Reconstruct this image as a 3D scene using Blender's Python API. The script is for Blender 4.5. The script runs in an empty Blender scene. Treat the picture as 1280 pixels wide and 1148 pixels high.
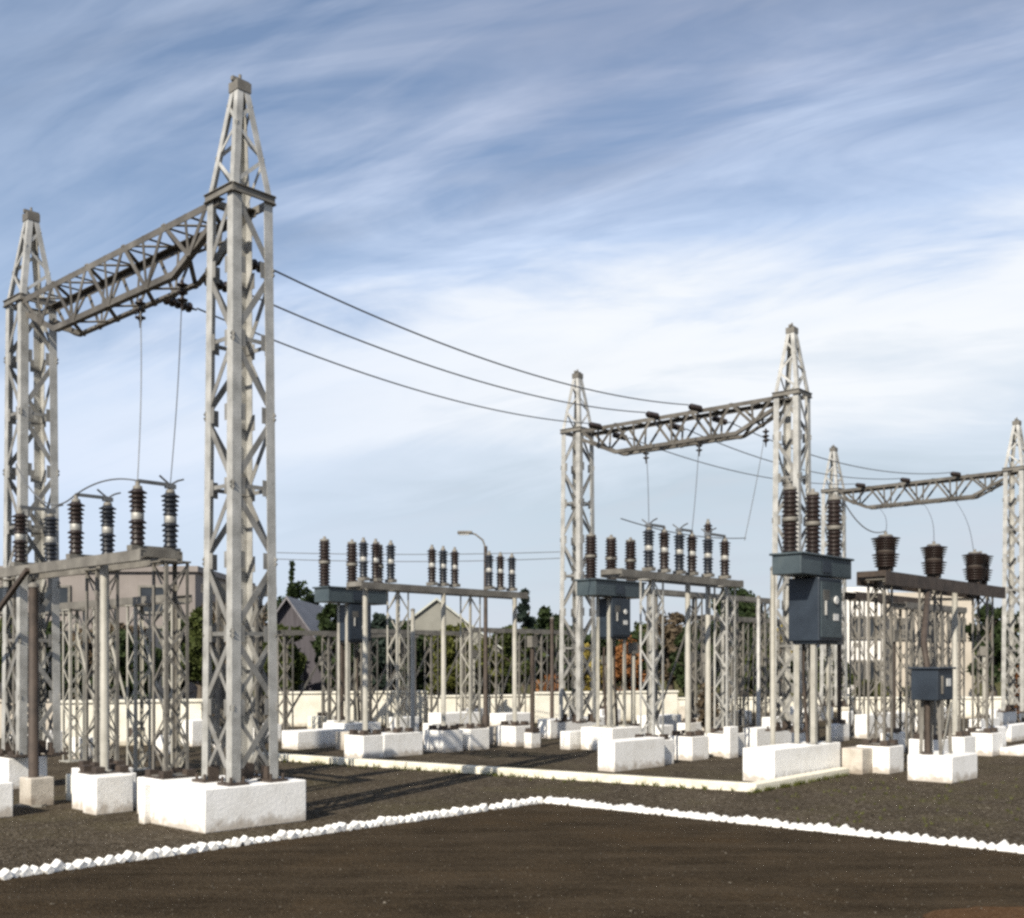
import bpy, math, random
from mathutils import Vector, Matrix, noise
R = math.radians
random.seed(7)
scene = bpy.context.scene
COL = scene.collection

# ------------------------------------------------------------------ camera model (photograph measures 1280 x 1148)
F, CX, HZ, EYE = 1383.0, 640.0, 828.0, 2.0
def G(px, py):                       # point on the ground
    Y = EYE*F/(py-HZ)
    return Vector(((px-CX)/F*Y, Y, 0))
def P(px, py, Y):                    # point at distance Y
    return Vector(((px-CX)/F*Y, Y, EYE-(py-HZ)/F*Y))
V = Vector((.68, .733, 0)).normalized()      # yard axis running away to the right
U = Vector((-.733, .68, 0)).normalized()     # yard axis running away to the left
YAW = math.atan2(V.y, V.x)

cam = bpy.data.cameras.new("Camera"); camo = bpy.data.objects.new("Camera", cam); COL.objects.link(camo)
camo.location = (0, 0, EYE); camo.rotation_euler = (R(90), 0, 0)
cam.sensor_width = 36; cam.lens = F/1280*36; cam.shift_y = (HZ-574)/1280
cam.clip_start = .1; cam.clip_end = 5000
scene.camera = camo

# ------------------------------------------------------------------ materials
def nt(name):
    m = bpy.data.materials.new(name); m.use_nodes = True
    t = m.node_tree; b = t.nodes['Principled BSDF']
    return m, t, b
def node(t, typ, **kw):
    n = t.nodes.new(typ)
    for k, v in kw.items():
        if k.startswith('i_'): n.inputs[k[2:].replace('_', ' ')].default_value = v
        else: setattr(n, k, v)
    return n
def ramp(t, fac, stops):
    r = t.nodes.new('ShaderNodeValToRGB'); e = r.color_ramp.elements
    while len(e) < len(stops): e.new(.5)
    for el, (p, c) in zip(e, stops):
        el.position = p; el.color = (*c, 1) if len(c) == 3 else c
    t.links.new(fac, r.inputs[0]); return r.outputs[0]
def surf(name, stops, scale=4, rough=.6, metal=0, bump=0, bscale=30, detail=6, stretch=None, spec=None, rvar=0, dirt=None):
    m, t, b = nt(name)
    tc = node(t, 'ShaderNodeTexCoord'); co = tc.outputs['Object']
    if stretch:
        mp = node(t, 'ShaderNodeMapping'); mp.inputs['Scale'].default_value = stretch
        t.links.new(co, mp.inputs[0]); co2 = mp.outputs[0]
    else: co2 = co
    n = node(t, 'ShaderNodeTexNoise', i_Scale=scale, i_Detail=detail, i_Roughness=.6)
    t.links.new(co2, n.inputs['Vector'])
    c = ramp(t, n.outputs[0], stops)
    if dirt:                                     # splashed soil on the lowest part of the thing, broken by noise
        sx = node(t, 'ShaderNodeSeparateXYZ'); t.links.new(co, sx.inputs[0])
        n2 = node(t, 'ShaderNodeTexNoise', i_Scale=9, i_Detail=5); t.links.new(co, n2.inputs['Vector'])
        ma = node(t, 'ShaderNodeMath', operation='MULTIPLY_ADD'); t.links.new(n2.outputs[0], ma.inputs[0]); ma.inputs[1].default_value = -.35
        t.links.new(sx.outputs[2], ma.inputs[2])
        mr = node(t, 'ShaderNodeMapRange'); t.links.new(ma.outputs[0], mr.inputs[0])
        mr.inputs[1].default_value = -.14; mr.inputs[2].default_value = -.02; mr.inputs[3].default_value = .75; mr.inputs[4].default_value = 0
        mx = node(t, 'ShaderNodeMix', data_type='RGBA'); t.links.new(mr.outputs[0], mx.inputs[0])
        t.links.new(c, mx.inputs[6]); mx.inputs[7].default_value = (*dirt, 1); c = mx.outputs[2]
    t.links.new(c, b.inputs['Base Color'])
    b.inputs['Roughness'].default_value = rough; b.inputs['Metallic'].default_value = metal
    if spec is not None: b.inputs['Specular IOR Level'].default_value = spec
    if rvar:
        mr = node(t, 'ShaderNodeMapRange'); t.links.new(n.outputs[0], mr.inputs[0])
        mr.inputs[3].default_value = rough-rvar; mr.inputs[4].default_value = rough+rvar
        t.links.new(mr.outputs[0], b.inputs['Roughness'])
    if bump:
        nb = node(t, 'ShaderNodeTexNoise', i_Scale=bscale, i_Detail=6); t.links.new(co2, nb.inputs['Vector'])
        bp = node(t, 'ShaderNodeBump', i_Strength=bump, i_Distance=.02); t.links.new(nb.outputs[0], bp.inputs['Height'])
        t.links.new(bp.outputs[0], b.inputs['Normal'])
    return m
def gravel(name, cols, vs, bump, patch=.35, tint=None, streak=None):
    m, t, b = nt(name)
    tc = node(t, 'ShaderNodeTexCoord'); co = tc.outputs['Object']
    v = node(t, 'ShaderNodeTexVoronoi', i_Scale=vs); t.links.new(co, v.inputs['Vector'])
    bw = node(t, 'ShaderNodeSeparateColor'); t.links.new(v.outputs['Color'], bw.inputs[0])
    c = ramp(t, bw.outputs[0], cols)
    n = node(t, 'ShaderNodeTexNoise', i_Scale=.9, i_Detail=8, i_Roughness=.62); t.links.new(co, n.inputs['Vector'])
    pr = ramp(t, n.outputs[0], [(.3, (1-patch,)*3), (.7, (1+patch*.6,)*3)])
    mx = node(t, 'ShaderNodeMix', data_type='RGBA', blend_type='MULTIPLY'); mx.inputs[0].default_value = 1
    t.links.new(c, mx.inputs[6]); t.links.new(pr, mx.inputs[7]); out = mx.outputs[2]
    if tint:                                     # thin moss / weeds in patches
        n2 = node(t, 'ShaderNodeTexNoise', i_Scale=.45, i_Detail=7, i_Roughness=.7); t.links.new(co, n2.inputs['Vector'])
        f = ramp(t, n2.outputs[0], [(.5, (0,)*3), (.68, (.6,)*3)])
        m2 = node(t, 'ShaderNodeMix', data_type='RGBA'); t.links.new(f, m2.inputs[0]); t.links.new(out, m2.inputs[6])
        m2.inputs[7].default_value = (*tint, 1); out = m2.outputs[2]
    if streak:                                   # drifts of paler dust left by wheels and rain
        mp = node(t, 'ShaderNodeMapping'); mp.inputs['Scale'].default_value = (.35, 2.6, 1); mp.inputs['Rotation'].default_value = (0, 0, R(8)); t.links.new(co, mp.inputs[0])
        n3 = node(t, 'ShaderNodeTexNoise', i_Scale=1.1, i_Detail=9, i_Roughness=.68, i_Distortion=.4); t.links.new(mp.outputs[0], n3.inputs['Vector'])
        f = ramp(t, n3.outputs[0], [(.46, (0,)*3), (.70, (.75,)*3)])
        m3 = node(t, 'ShaderNodeMix', data_type='RGBA'); t.links.new(f, m3.inputs[0]); t.links.new(out, m3.inputs[6])
        m3.inputs[7].default_value = (*streak, 1); out = m3.outputs[2]
    t.links.new(out, b.inputs['Base Color'])
    b.inputs['Roughness'].default_value = 1; b.inputs['Specular IOR Level'].default_value = .04
    nb = node(t, 'ShaderNodeTexNoise', i_Scale=14, i_Detail=8, i_Roughness=.7); t.links.new(co, nb.inputs['Vector'])
    ad = node(t, 'ShaderNodeMath', operation='ADD'); t.links.new(v.outputs['Distance'], ad.inputs[0]); t.links.new(nb.outputs[0], ad.inputs[1])
    bp = node(t, 'ShaderNodeBump', i_Strength=bump, i_Distance=.03); t.links.new(ad.outputs[0], bp.inputs['Height'])
    t.links.new(bp.outputs[0], b.inputs['Normal'])
    return m
def leafmat(name, c1, c2, trans=.25):
    m, t, b = nt(name)
    tc = node(t, 'ShaderNodeTexCoord')
    n = node(t, 'ShaderNodeTexNoise', i_Scale=1.6, i_Detail=6, i_Roughness=.75); t.links.new(tc.outputs['Object'], n.inputs['Vector'])
    c = ramp(t, n.outputs[0], [(.32, c1), (.68, c2)])
    t.links.new(c, b.inputs['Base Color']); b.inputs['Roughness'].default_value = .7
    b.inputs['Specular IOR Level'].default_value = .2
    tr = node(t, 'ShaderNodeBsdfTranslucent'); t.links.new(c, tr.inputs[0])
    ms = node(t, 'ShaderNodeMixShader'); ms.inputs[0].default_value = trans
    t.links.new(b.outputs[0], ms.inputs[1]); t.links.new(tr.outputs[0], ms.inputs[2])
    t.links.new(ms.outputs[0], t.nodes['Material Output'].inputs[0])
    return m
M = dict(
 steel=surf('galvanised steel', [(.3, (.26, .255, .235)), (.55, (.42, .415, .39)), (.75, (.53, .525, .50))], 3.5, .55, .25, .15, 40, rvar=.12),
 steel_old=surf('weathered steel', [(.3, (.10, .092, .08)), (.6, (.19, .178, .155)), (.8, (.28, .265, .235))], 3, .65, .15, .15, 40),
 steel_beam=surf('shade-darkened beam steel', [(.3, (.060, .054, .046)), (.6, (.12, .11, .095)), (.8, (.22, .21, .19))], 2.2, .65, .15, .15, 40),  # beam colour darkened to carry its shaded look against the sky
 steel_lace=surf('shade-darkened galvanised lacing', [(.3, (.13, .125, .112)), (.55, (.23, .225, .21)), (.75, (.33, .325, .305))], 3.5, .6, .2, .15, 40),  # darker copy of the galvanised tone, painting in shade on the bracing
 pole=surf('cream painted pole', [(.3, (.25, .24, .205)), (.7, (.39, .375, .33))], 3, .55, 0, .1, 30),
 rust=surf('rusty dark steel', [(.3, (.030, .022, .017)), (.7, (.075, .055, .042))], 5, .7, .1, .2, 40),
 porcelain=surf('brown porcelain', [(.3, (.014, .009, .0075)), (.7, (.026, .0165, .0135))], 5, .38, 0),
 porcelain_grey=surf('blue black porcelain', [(.3, (.010, .012, .017)), (.7, (.022, .026, .034))], 5, .4, 0),
 blue=surf('blue grey paint', [(.3, (.034, .048, .056)), (.6, (.054, .073, .082)), (.8, (.075, .095, .102))], 2.5, .45, 0, .08, 25, rvar=.1),
 blue_dark=surf('dark blue paint', [(.3, (.012, .018, .027)), (.7, (.024, .034, .048))], 2.5, .45, 0, .08, 25),
 plate=surf('pale enamel plate', [(.3, (.5, .5, .48)), (.7, (.68, .68, .66))], 6, .35, 0),
 glass=surf('dark window glass', [(.3, (.012, .015, .02)), (.7, (.03, .035, .04))], 2, .08, 0),
 white=surf('whitewash', [(.25, (.66, .64, .60)), (.5, (.79, .78, .75)), (.75, (.84, .83, .81))], 3, .8, 0, .25, 22, dirt=(.34, .29, .23), spec=.2),
 cream=surf('cream limewash', [(.25, (.60, .57, .47)), (.5, (.74, .71, .61)), (.75, (.80, .775, .69))], 2, .85, 0, .25, 18, dirt=(.35, .3, .22), spec=.2),
 conc=surf('bare and shade-toned concrete', [(.25, (.34, .31, .26)), (.5, (.47, .43, .37)), (.75, (.56, .52, .46))], 4, .85, 0, .35, 24, dirt=(.22, .18, .14), spec=.2),  # also the painted shade tone of some otherwise white plinths
 kerb=surf('limewashed kerb', [(.3, (.54, .50, .39)), (.5, (.70, .66, .54)), (.75, (.77, .74, .62))], 2.5, .85, 0, .3, 20, spec=.2),
 stone=surf('whitewashed stone', [(.25, (.60, .57, .52)), (.5, (.77, .76, .73)), (.75, (.83, .82, .80))], 9, .85, 0, .5, 30, spec=.2),
 wire=surf('grey aluminium strand', [(.3, (.10, .105, .11)), (.7, (.17, .175, .18))], 3, .5, .4),
 chip=surf('stone chip', [(.3, (.06, .05, .037)), (.6, (.11, .095, .072)), (.8, (.19, .165, .135))], 3, .9, 0),
 mauve=surf('pale mauve plaster', [(.3, (.165, .145, .135)), (.7, (.24, .215, .20))], .7, .9, 0, .1, 8),
 palegable=surf('grey green plaster', [(.3, (.17, .168, .145)), (.7, (.25, .245, .215))], .9, .9, 0, .1, 8),
 darkwall=surf('dark plum boards', [(.3, (.045, .040, .048)), (.7, (.085, .078, .088))], 1.2, .8, 0, .2, 8, stretch=(8, 8, .5)),
 beige=surf('warm beige plaster', [(.3, (.38, .34, .28)), (.7, (.52, .47, .40))], .7, .9, 0, .1, 8),
 housewhite=surf('white plaster', [(.3, (.60, .58, .54)), (.7, (.78, .76, .72))], .6, .9, 0, .1, 8),
 roofgrey=surf('grey sheet roof', [(.3, (.10, .095, .105)), (.7, (.19, .18, .19))], .8, .6, .1, .1, 8, stretch=(6, .5, 1)),
 roofpale=surf('pale sheet roof', [(.3, (.33, .34, .30)), (.7, (.48, .49, .44))], .8, .6, .1, .1, 8, stretch=(6, .5, 1)),
 tile=surf('orange clay tile', [(.3, (.26, .10, .045)), (.7, (.42, .19, .09))], 1.5, .85, 0, .3, 14),
 shutter=surf('dark shutter', [(.3, (.014, .017, .026)), (.7, (.03, .034, .045))], 1, .5, 0),
 bark=surf('bark', [(.3, (.05, .04, .03)), (.7, (.13, .105, .08))], 6, .9, 0, .5, 20, stretch=(3, 3, .6)),
 earth=gravel('brown earth', [(0, (.030, .0215, .013)), (.5, (.040, .029, .0175)), (1, (.062, .047, .030))], 48, .6, .42, (.050, .032, .016), (.066, .050, .033)),
 grav=gravel('grey brown gravel', [(0, (.040, .031, .021)), (.45, (.070, .056, .039)), (.85, (.102, .084, .061)), (1, (.17, .145, .115))], 34, .8, .30, (.062, .055, .026)),
 yard=gravel('dark yard gravel', [(0, (.040, .032, .023)), (.5, (.066, .054, .039)), (1, (.105, .088, .066))], 26, .7, .3, (.060, .054, .025)),
 redsoil=gravel('reddish soil', [(0, (.055, .030, .015)), (.5, (.075, .042, .021)), (1, (.10, .06, .033))], 60, .35, .3),
 verge=gravel('dry grass verge', [(0, (.055, .055, .022)), (.5, (.09, .085, .036)), (1, (.14, .125, .06))], 9, .7, .4, (.06, .07, .02)),
 pale_road=gravel('pale dusty road', [(0, (.34, .30, .24)), (.5, (.40, .36, .29)), (1, (.47, .43, .35))], 30, .3, .15),
 leaf_dark=leafmat('dark evergreen leaf', (.012, .022, .008), (.045, .065, .022)),
 leaf_mid=leafmat('mid green leaf', (.03, .045, .012), (.085, .10, .028)),
 leaf_olive=leafmat('olive leaf', (.055, .065, .012), (.13, .135, .035)),
 leaf_yellow=leafmat('yellow leaf', (.22, .17, .035), (.42, .34, .09)),
 leaf_orange=leafmat('rust orange leaf', (.17, .065, .022), (.34, .16, .06)),
 leaf_brown=leafmat('dry brown leaf', (.06, .045, .028), (.15, .115, .075)),
 leaf_blue=leafmat('blue green leaf', (.012, .022, .016), (.04, .058, .045)),
)

# ------------------------------------------------------------------ mesh builder and scene helpers
class MB:
    def __init__(s): s.v = []; s.f = []; s.sm = []
    def add(s, vs, fs, smooth=False):
        o = len(s.v); s.v += [tuple(p) for p in vs]
        s.f += [tuple(i+o for i in f) for f in fs]; s.sm += [smooth]*len(fs)
    def box(s, c, d, rot=None):
        c = Vector(c); hx, hy, hz = d[0]/2, d[1]/2, d[2]/2
        vs = [Vector((x, y, z)) for z in (-hz, hz) for x, y in ((-hx, -hy), (hx, -hy), (hx, hy), (-hx, hy))]
        if rot is not None: vs = [rot @ p for p in vs]
        s.add([p+c for p in vs], [(3, 2, 1, 0), (4, 5, 6, 7), (0, 1, 5, 4), (1, 2, 6, 5), (2, 3, 7, 6), (3, 0, 4, 7)])
    def prism(s, prof, a, b, d1, d2):            # prof: 2-D outline in (d1, d2), swept a -> b
        a, b = Vector(a), Vector(b); n = len(prof)
        vs = [a+d1*x+d2*y for x, y in prof]+[b+d1*x+d2*y for x, y in prof]
        fs = [(i, (i+1) % n, n+(i+1) % n, n+i) for i in range(n)]
        s.add(vs, fs+[tuple(range(n-1, -1, -1)), tuple(range(n, 2*n))])
    def bar(s, a, b, w, h, up=(0, 0, 1)):
        a, b = Vector(a), Vector(b); ax = (b-a).normalized(); up = Vector(up)
        d1 = ax.cross(up)
        if d1.length < 1e-3: d1 = ax.cross(Vector((1, 0, 0)))
        d1.normalize(); d2 = d1.cross(ax).normalized()
        s.prism([(-w/2, -h/2), (w/2, -h/2), (w/2, h/2), (-w/2, h/2)], a, b, d1, d2)
    def angle(s, a, b, w, t, d1, d2):            # L section, flanges from the heel along d1 and d2
        s.prism([(0, 0), (w, 0), (w, t), (t, t), (t, w), (0, w)], a, b, Vector(d1), Vector(d2))
    def channel(s, a, b, h, w, t, side):         # C section, web vertical, flanges towards side
        s.prism([(0, -h/2), (w, -h/2), (w, -h/2+t), (t, -h/2+t), (t, h/2-t), (w, h/2-t), (w, h/2), (0, h/2)], a, b, Vector(side), Vector((0, 0, 1)))
    def tube(s, pts, r, n=8, cap=True, r2=None):
        pts = [Vector(p) for p in pts]; rings = []; m = len(pts)
        for i, p in enumerate(pts):
            ax = (pts[min(i+1, m-1)]-pts[max(i-1, 0)]).normalized()
            d1 = ax.cross(Vector((0, 0, 1)))
            if d1.length < 1e-3: d1 = ax.cross(Vector((1, 0, 0)))
            d1.normalize(); d2 = d1.cross(ax)
            rr = r if r2 is None else r+(r2-r)*i/(m-1)
            rings.append([p+(d1*math.cos(2*math.pi*k/n)+d2*math.sin(2*math.pi*k/n))*rr for k in range(n)])
        vs = [p for g in rings for p in g]
        fs = [(i*n+k, i*n+(k+1) % n, (i+1)*n+(k+1) % n, (i+1)*n+k) for i in range(m-1) for k in range(n)]
        s.add(vs, fs, True)
        if cap: s.add(rings[0], [tuple(range(n-1, -1, -1))]); s.add(rings[-1], [tuple(range(n))])
    def lathe(s, prof, c=(0, 0, 0), n=14, smooth=True):   # prof: (radius, z)
        c = Vector(c); m = len(prof)
        vs = [c+Vector((r*math.cos(2*math.pi*k/n), r*math.sin(2*math.pi*k/n), z)) for r, z in prof for k in range(n)]
        fs = [(i*n+k, i*n+(k+1) % n, (i+1)*n+(k+1) % n, (i+1)*n+k) for i in range(m-1) for k in range(n)]
        s.add(vs, fs, smooth)
        s.add([vs[k] for k in range(n)], [tuple(range(n-1, -1, -1))]); s.add([vs[(m-1)*n+k] for k in range(n)], [tuple(range(n))])
    def mesh(s, name, mat):
        me = bpy.data.meshes.new(name); me.from_pydata(s.v, [], s.f)
        me.polygons.foreach_set('use_smooth', s.sm); me.materials.append(M[mat] if isinstance(mat, str) else mat)
        me.update(); return me
    def build(s, name, mat, parent=None, loc=(0, 0, 0), rz=0):
        return place(name, s.mesh(name, mat), parent, loc, rz)
def place(name, me, parent=None, loc=(0, 0, 0), rz=0, scale=None):
    o = bpy.data.objects.new(name, me); COL.objects.link(o)
    o.location = loc; o.rotation_euler = (0, 0, rz)
    if scale: o.scale = scale
    if parent: o.parent = parent
    return o
def tag(o, label, cat, group=None, kind=None):
    o['label'] = label; o['category'] = cat
    if group: o['group'] = group
    if kind: o['kind'] = kind
    return o
def empty(name, loc, rz, label, cat, group=None):
    return tag(place(name, None, None, loc, rz), label, cat, group)
def struct(o): o['kind'] = 'structure'; return o
def bevel(o, w, seg=2):
    m = o.modifiers.new('Bevel', 'BEVEL'); m.width = w; m.segments = seg; m.limit_method = 'ANGLE'; return o
def wp(o, rz, p):                                # local -> world for a thing at o turned by rz
    return Vector(o)+Matrix.Rotation(rz, 3, 'Z') @ Vector(p)
def inv(loc, rz, p): return Matrix.Rotation(-rz, 3, 'Z') @ (Vector(p)-Vector(loc))

# ------------------------------------------------------------------ ground, gravel, kerb, walls
def sheet(name, pts, z, mat):
    b = MB(); b.add([(p[0], p[1], z) for p in pts], [tuple(range(len(pts)))])
    return struct(b.build(name, mat))
sheet('ground', [(-1500, -300), (1500, -300), (1500, 2500), (-1500, 2500)], 0, 'earth')
VX = G(680, 1003)                                # where the two runs of edging stones meet
LE = G(0, 1099); RE = G(1280, 1066)
ld = (LE-VX).normalized(); rd = (RE-VX).normalized()
gl = VX+ld*40; gr_ = VX+rd*40
sheet('gravel_bed', [gl, VX, gr_, (60, 40), (60, 62), (-60, 62), (-60, 5)], .004, 'grav')
K1, K2, K3 = G(225, 943), G(945, 991), G(1062, 969)
kd1 = (K1-K2).normalized(); kd3 = (K3-K2).normalized()
KA, KC = K2+kd1*26, K2+kd3*45
sheet('yard', [KA, K2, KC, (60, 60.9), (-40, 60.9)], .008, 'yard')
b = MB()
def offs(p, d, k):
    n = Vector((-d.y, d.x, 0)); return Vector(p)+n*k
w = .20
inner = K2+(kd1+kd3)*(w/ math.sin(math.acos(max(-1, min(1, kd1.dot(kd3)))))) 
n1 = Vector((kd1.y, -kd1.x, 0)); n1 = n1 if n1.y > 0 else -n1
n3 = Vector((kd3.y, -kd3.x, 0)); n3 = n3 if n3.dot(kd1) > 0 else -n3
o1, o2, o3 = K2+kd1*11.5, K2, K3
i1, i2, i3 = o1+n1*w, inner, o3+n3*w
zt = .13
vs = [(*p.to_2d(), z) for z in (.0, zt) for p in (o1, o2, o3, i3, i2, i1)]
b.add(vs, [(0, 1, 7, 6), (1, 2, 8, 7), (2, 3, 9, 8), (3, 4, 10, 9), (4, 5, 11, 10), (5, 0, 6, 11), (6, 7, 10, 11), (7, 8, 9, 10)])
struct(bevel(b.build('kerb', 'kerb'), .015))
rnd0 = random.Random(3); pc0 = G(1270, 1150); pts0 = []
for i in range(36):
    a = i/36*2*math.pi; r0 = .46*(1+.28*noise.noise(Vector((math.cos(a)*1.7, math.sin(a)*1.7, 4)))+.06*rnd0.random())
    pts0.append((pc0.x+math.cos(a)*r0*1.5, pc0.y+math.sin(a)*r0))
sheet('soil_patch', pts0, .004, 'redsoil')
sheet('verge', [(-90, 61), (90, 61), (400, 900), (-400, 900)], .012, 'verge')

# ------------------------------------------------------------------ whitewashed edging bricks, set on edge like saw teeth
def brick_mesh(k):
    rnd = random.Random(k); b = MB()
    l, h, d = .098+rnd.uniform(-.012, .012), .094+rnd.uniform(-.012, .012), .11+rnd.uniform(-.012, .012)
    vs = [Vector((x*l/2+rnd.uniform(-.008, .008), y*d/2+rnd.uniform(-.008, .008), z*h/2+rnd.uniform(-.008, .008))) for z in (-1, 1) for x, y in ((-1, -1), (1, -1), (1, 1), (-1, 1))]
    b.add(vs, [(3, 2, 1, 0), (4, 5, 6, 7), (0, 1, 5, 4), (1, 2, 6, 5), (2, 3, 7, 6), (3, 0, 4, 7)])
    return b.mesh('edging_stone', 'stone')
bms = [brick_mesh(k) for k in range(9)]
def stones(start, d, n, label, group, step=.104):
    rz = math.atan2(d.y, d.x); nn = Vector((-d.y, d.x, 0))
    for i in range(n):
        if random.random() < .008: continue
        p = start+d*(i*step+.04+random.uniform(-.012, .012))+nn*random.uniform(-.018, .018)
        o = place('edging_stone', random.choice(bms)); bevel(o, .014); k_ = random.uniform(.8, 1.18); o.scale = (k_, random.uniform(.8, 1.15), k_*random.uniform(.85, 1.12))
        tag(o, label, 'stone', group)
        o.rotation_mode = 'XYZ'
        o.rotation_euler = (random.uniform(-.12, .12), R(42)+random.uniform(-.22, .22), rz+random.uniform(-.15, .15))
        o.location = (p.x, p.y, .022+random.uniform(-.012, .01))
stones(VX+ld*.07, ld, int((LE-VX).length/.104)+3, 'whitewashed stone in the edging run going from the bend to the lower left', 'edging stones left of the bend')
stones(VX+rd*.07, rd, int((RE-VX).length/.104)+3, 'whitewashed stone in the edging run going from the bend to the lower right', 'edging stones right of the bend')

# ------------------------------------------------------------------ plinths
def plinth(px, py, su, sv, h, label, mat='white', group='whitewashed equipment plinths'):
    """near corner on the ground at (px, py); su metres away to the left, sv metres away to the right"""
    p = G(px, py); c = p+U*su/2+V*sv/2
    b = MB(); t = .05
    b.box((0, 0, h/2), (sv, su, h))
    o = bevel(b.build('concrete_plinth', mat, None, (c.x, c.y, 0), YAW), .014)
    tag(o, label, 'plinth', group); return c, h
def span(px, py, px2, axis):                     # metres along an axis from G(px,py) until picture column px2
    p = G(px, py); k = (px2-CX)/F
    return (k*p.y-p.x)/(axis.x-k*axis.y)
def pl(px, py, pxl, pxr, h, label, mat='white', mn=.25):
    return plinth(px, py, max(mn, span(px, py, pxl, U)), max(mn, span(px, py, pxr, V)), h, label, mat)
pl(256, 1043, 186, 383, .52, 'large white plinth under the nearest tall lattice tower')

# ------------------------------------------------------------------ gantries (two lattice towers and a lattice beam each)
Z0, ZW, ZT = .5, 7.74, 9.3      # foot, waist ring and top of the cap
ZP = 9.13
def tower_parts(root, cx, cy, hb=.335, ht=.285, hp=.08, w=.125):
    # half widths: base, waist, tip. Centre at local (cx, cy)
    def half(z): return hb+(ht-hb)*(z-Z0)/(ZW-Z0) if z <= ZW else ht+(hp-ht)*(z-ZW)/(ZP-ZW)
    cs = ((-1, -1), (1, -1), (1, 1), (-1, 1))
    def c(k, z): hx = half(z); return Vector((cx+cs[k % 4][0]*hx, cy+cs[k % 4][1]*hx, z))
    br = MB(); rnd = random.Random(int(cx*100)+3)
    levels = [Z0+.05+(ZW-Z0-.05)*i/8 for i in range(9)]
    for k in range(4):
        a, bdir = cs[k], cs[(k+1) % 4]
        nrm = Vector(((a[0]+bdir[0])/2, (a[1]+bdir[1])/2, 0)).normalized()
        for i in range(8):
            z0, z1 = levels[i], levels[i+1]
            p, q = (k, k+1) if (i+k) % 2 == 0 else (k+1, k)
            br.bar(c(p, z0)-nrm*.012, c(q, z1)-nrm*.012, .008, .075, up=c(q, z0)-c(p, z0))
            br.bar(c(q, z0)-nrm*.024, c(p, z1)-nrm*.024, .008, .05, up=c(q, z0)-c(p, z0)) if i in (0, 1) else None
            br.bar(c(k, z1)-nrm*.02, c(k+1, z1)-nrm*.02, .008, .05, up=(0, 0, 1)) if i % 2 == 1 and i < 7 else None
        for i in range(1, 8):                    # gusset plates where the lacing meets the legs
            for e in (k, k+1):
                d_ = (c(k+1, levels[i])-c(k, levels[i])).normalized()*(1 if e == k else -1)
                pc_ = c(e, levels[i])-nrm*.008+d_*.11
                br.bar(pc_-Vector((0, 0, .10)), pc_+Vector((0, 0, .10)), .006, .15, up=d_)
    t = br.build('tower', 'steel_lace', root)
    for k in range(4):
        m = MB(); d1 = Vector((-cs[k][0], 0, 0)); d2 = Vector((0, -cs[k][1], 0))
        m.angle(c(k, Z0), c(k, ZW), w, .011, d1, d2)
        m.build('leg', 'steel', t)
        m = MB(); sx_, sy_ = c(k, Z0).x-cs[k][0]*.05, c(k, Z0).y-cs[k][1]*.05
        m.box((sx_, sy_, Z0+.035), (.27, .27, .035))
        for bx in (-.09, .09):
            for by in (-.09, .09): m.lathe([(.02, Z0+.05), (.02, Z0+.12)], (sx_+bx, sy_+by, 0), 6)
        m.box((sx_-cs[k][0]*.03, sy_-cs[k][1]*.03, Z0+.13), (.15, .15, .17)); m.build('leg_shoe', 'rust', t)
    pk = MB()                                    # the tapering peak with its own legs and lacing
    for k in range(4):
        d1 = Vector((-cs[k][0], 0, 0)); d2 = Vector((0, -cs[k][1], 0))
        pk.angle(c(k, ZW+.05), c(k, ZP), .085, .01, d1, d2)
        a, bdir = cs[k], cs[(k+1) % 4]; nrm = Vector(((a[0]+bdir[0])/2, (a[1]+bdir[1])/2, 0))
        zz = [ZW+.06, ZW+.5, ZW+.88, ZW+1.18]
        for i in range(3):
            p, q = (k, k+1) if (i+k) % 2 == 0 else (k+1, k)
            pk.bar(c(p, zz[i])-nrm*.012, c(q, zz[i+1])-nrm*.012, .007, .045, up=c(q, zz[i])-c(p, zz[i]))
    pk.build('peak', 'steel', t)
    ca = MB(); ca.box((cx, cy, ZP+.0), (hp*2.5, hp*2.5, .12)); ca.bar((cx-.12, cy, ZP+.09), (cx+.12, cy, ZP+.09), .05, .05)
    ca.lathe([(.02, ZP+.06), (.02, ZP+.17)], (cx, cy, 0), 8)
    ca.build('peak_cap', 'steel_old', t)
    wr = MB()                                    # waist ring
    for k in range(4):
        a, q = c(k, ZW), c(k+1, ZW); dd = (q-a).normalized(); nrm = Vector((dd.y, -dd.x, 0))
        wr.channel(a-dd*.02+nrm*.014, q+dd*.02+nrm*.014, .10, .03, .009, nrm)
    wr.build('waist_ring', 'steel_old', t)
    return t
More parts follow.
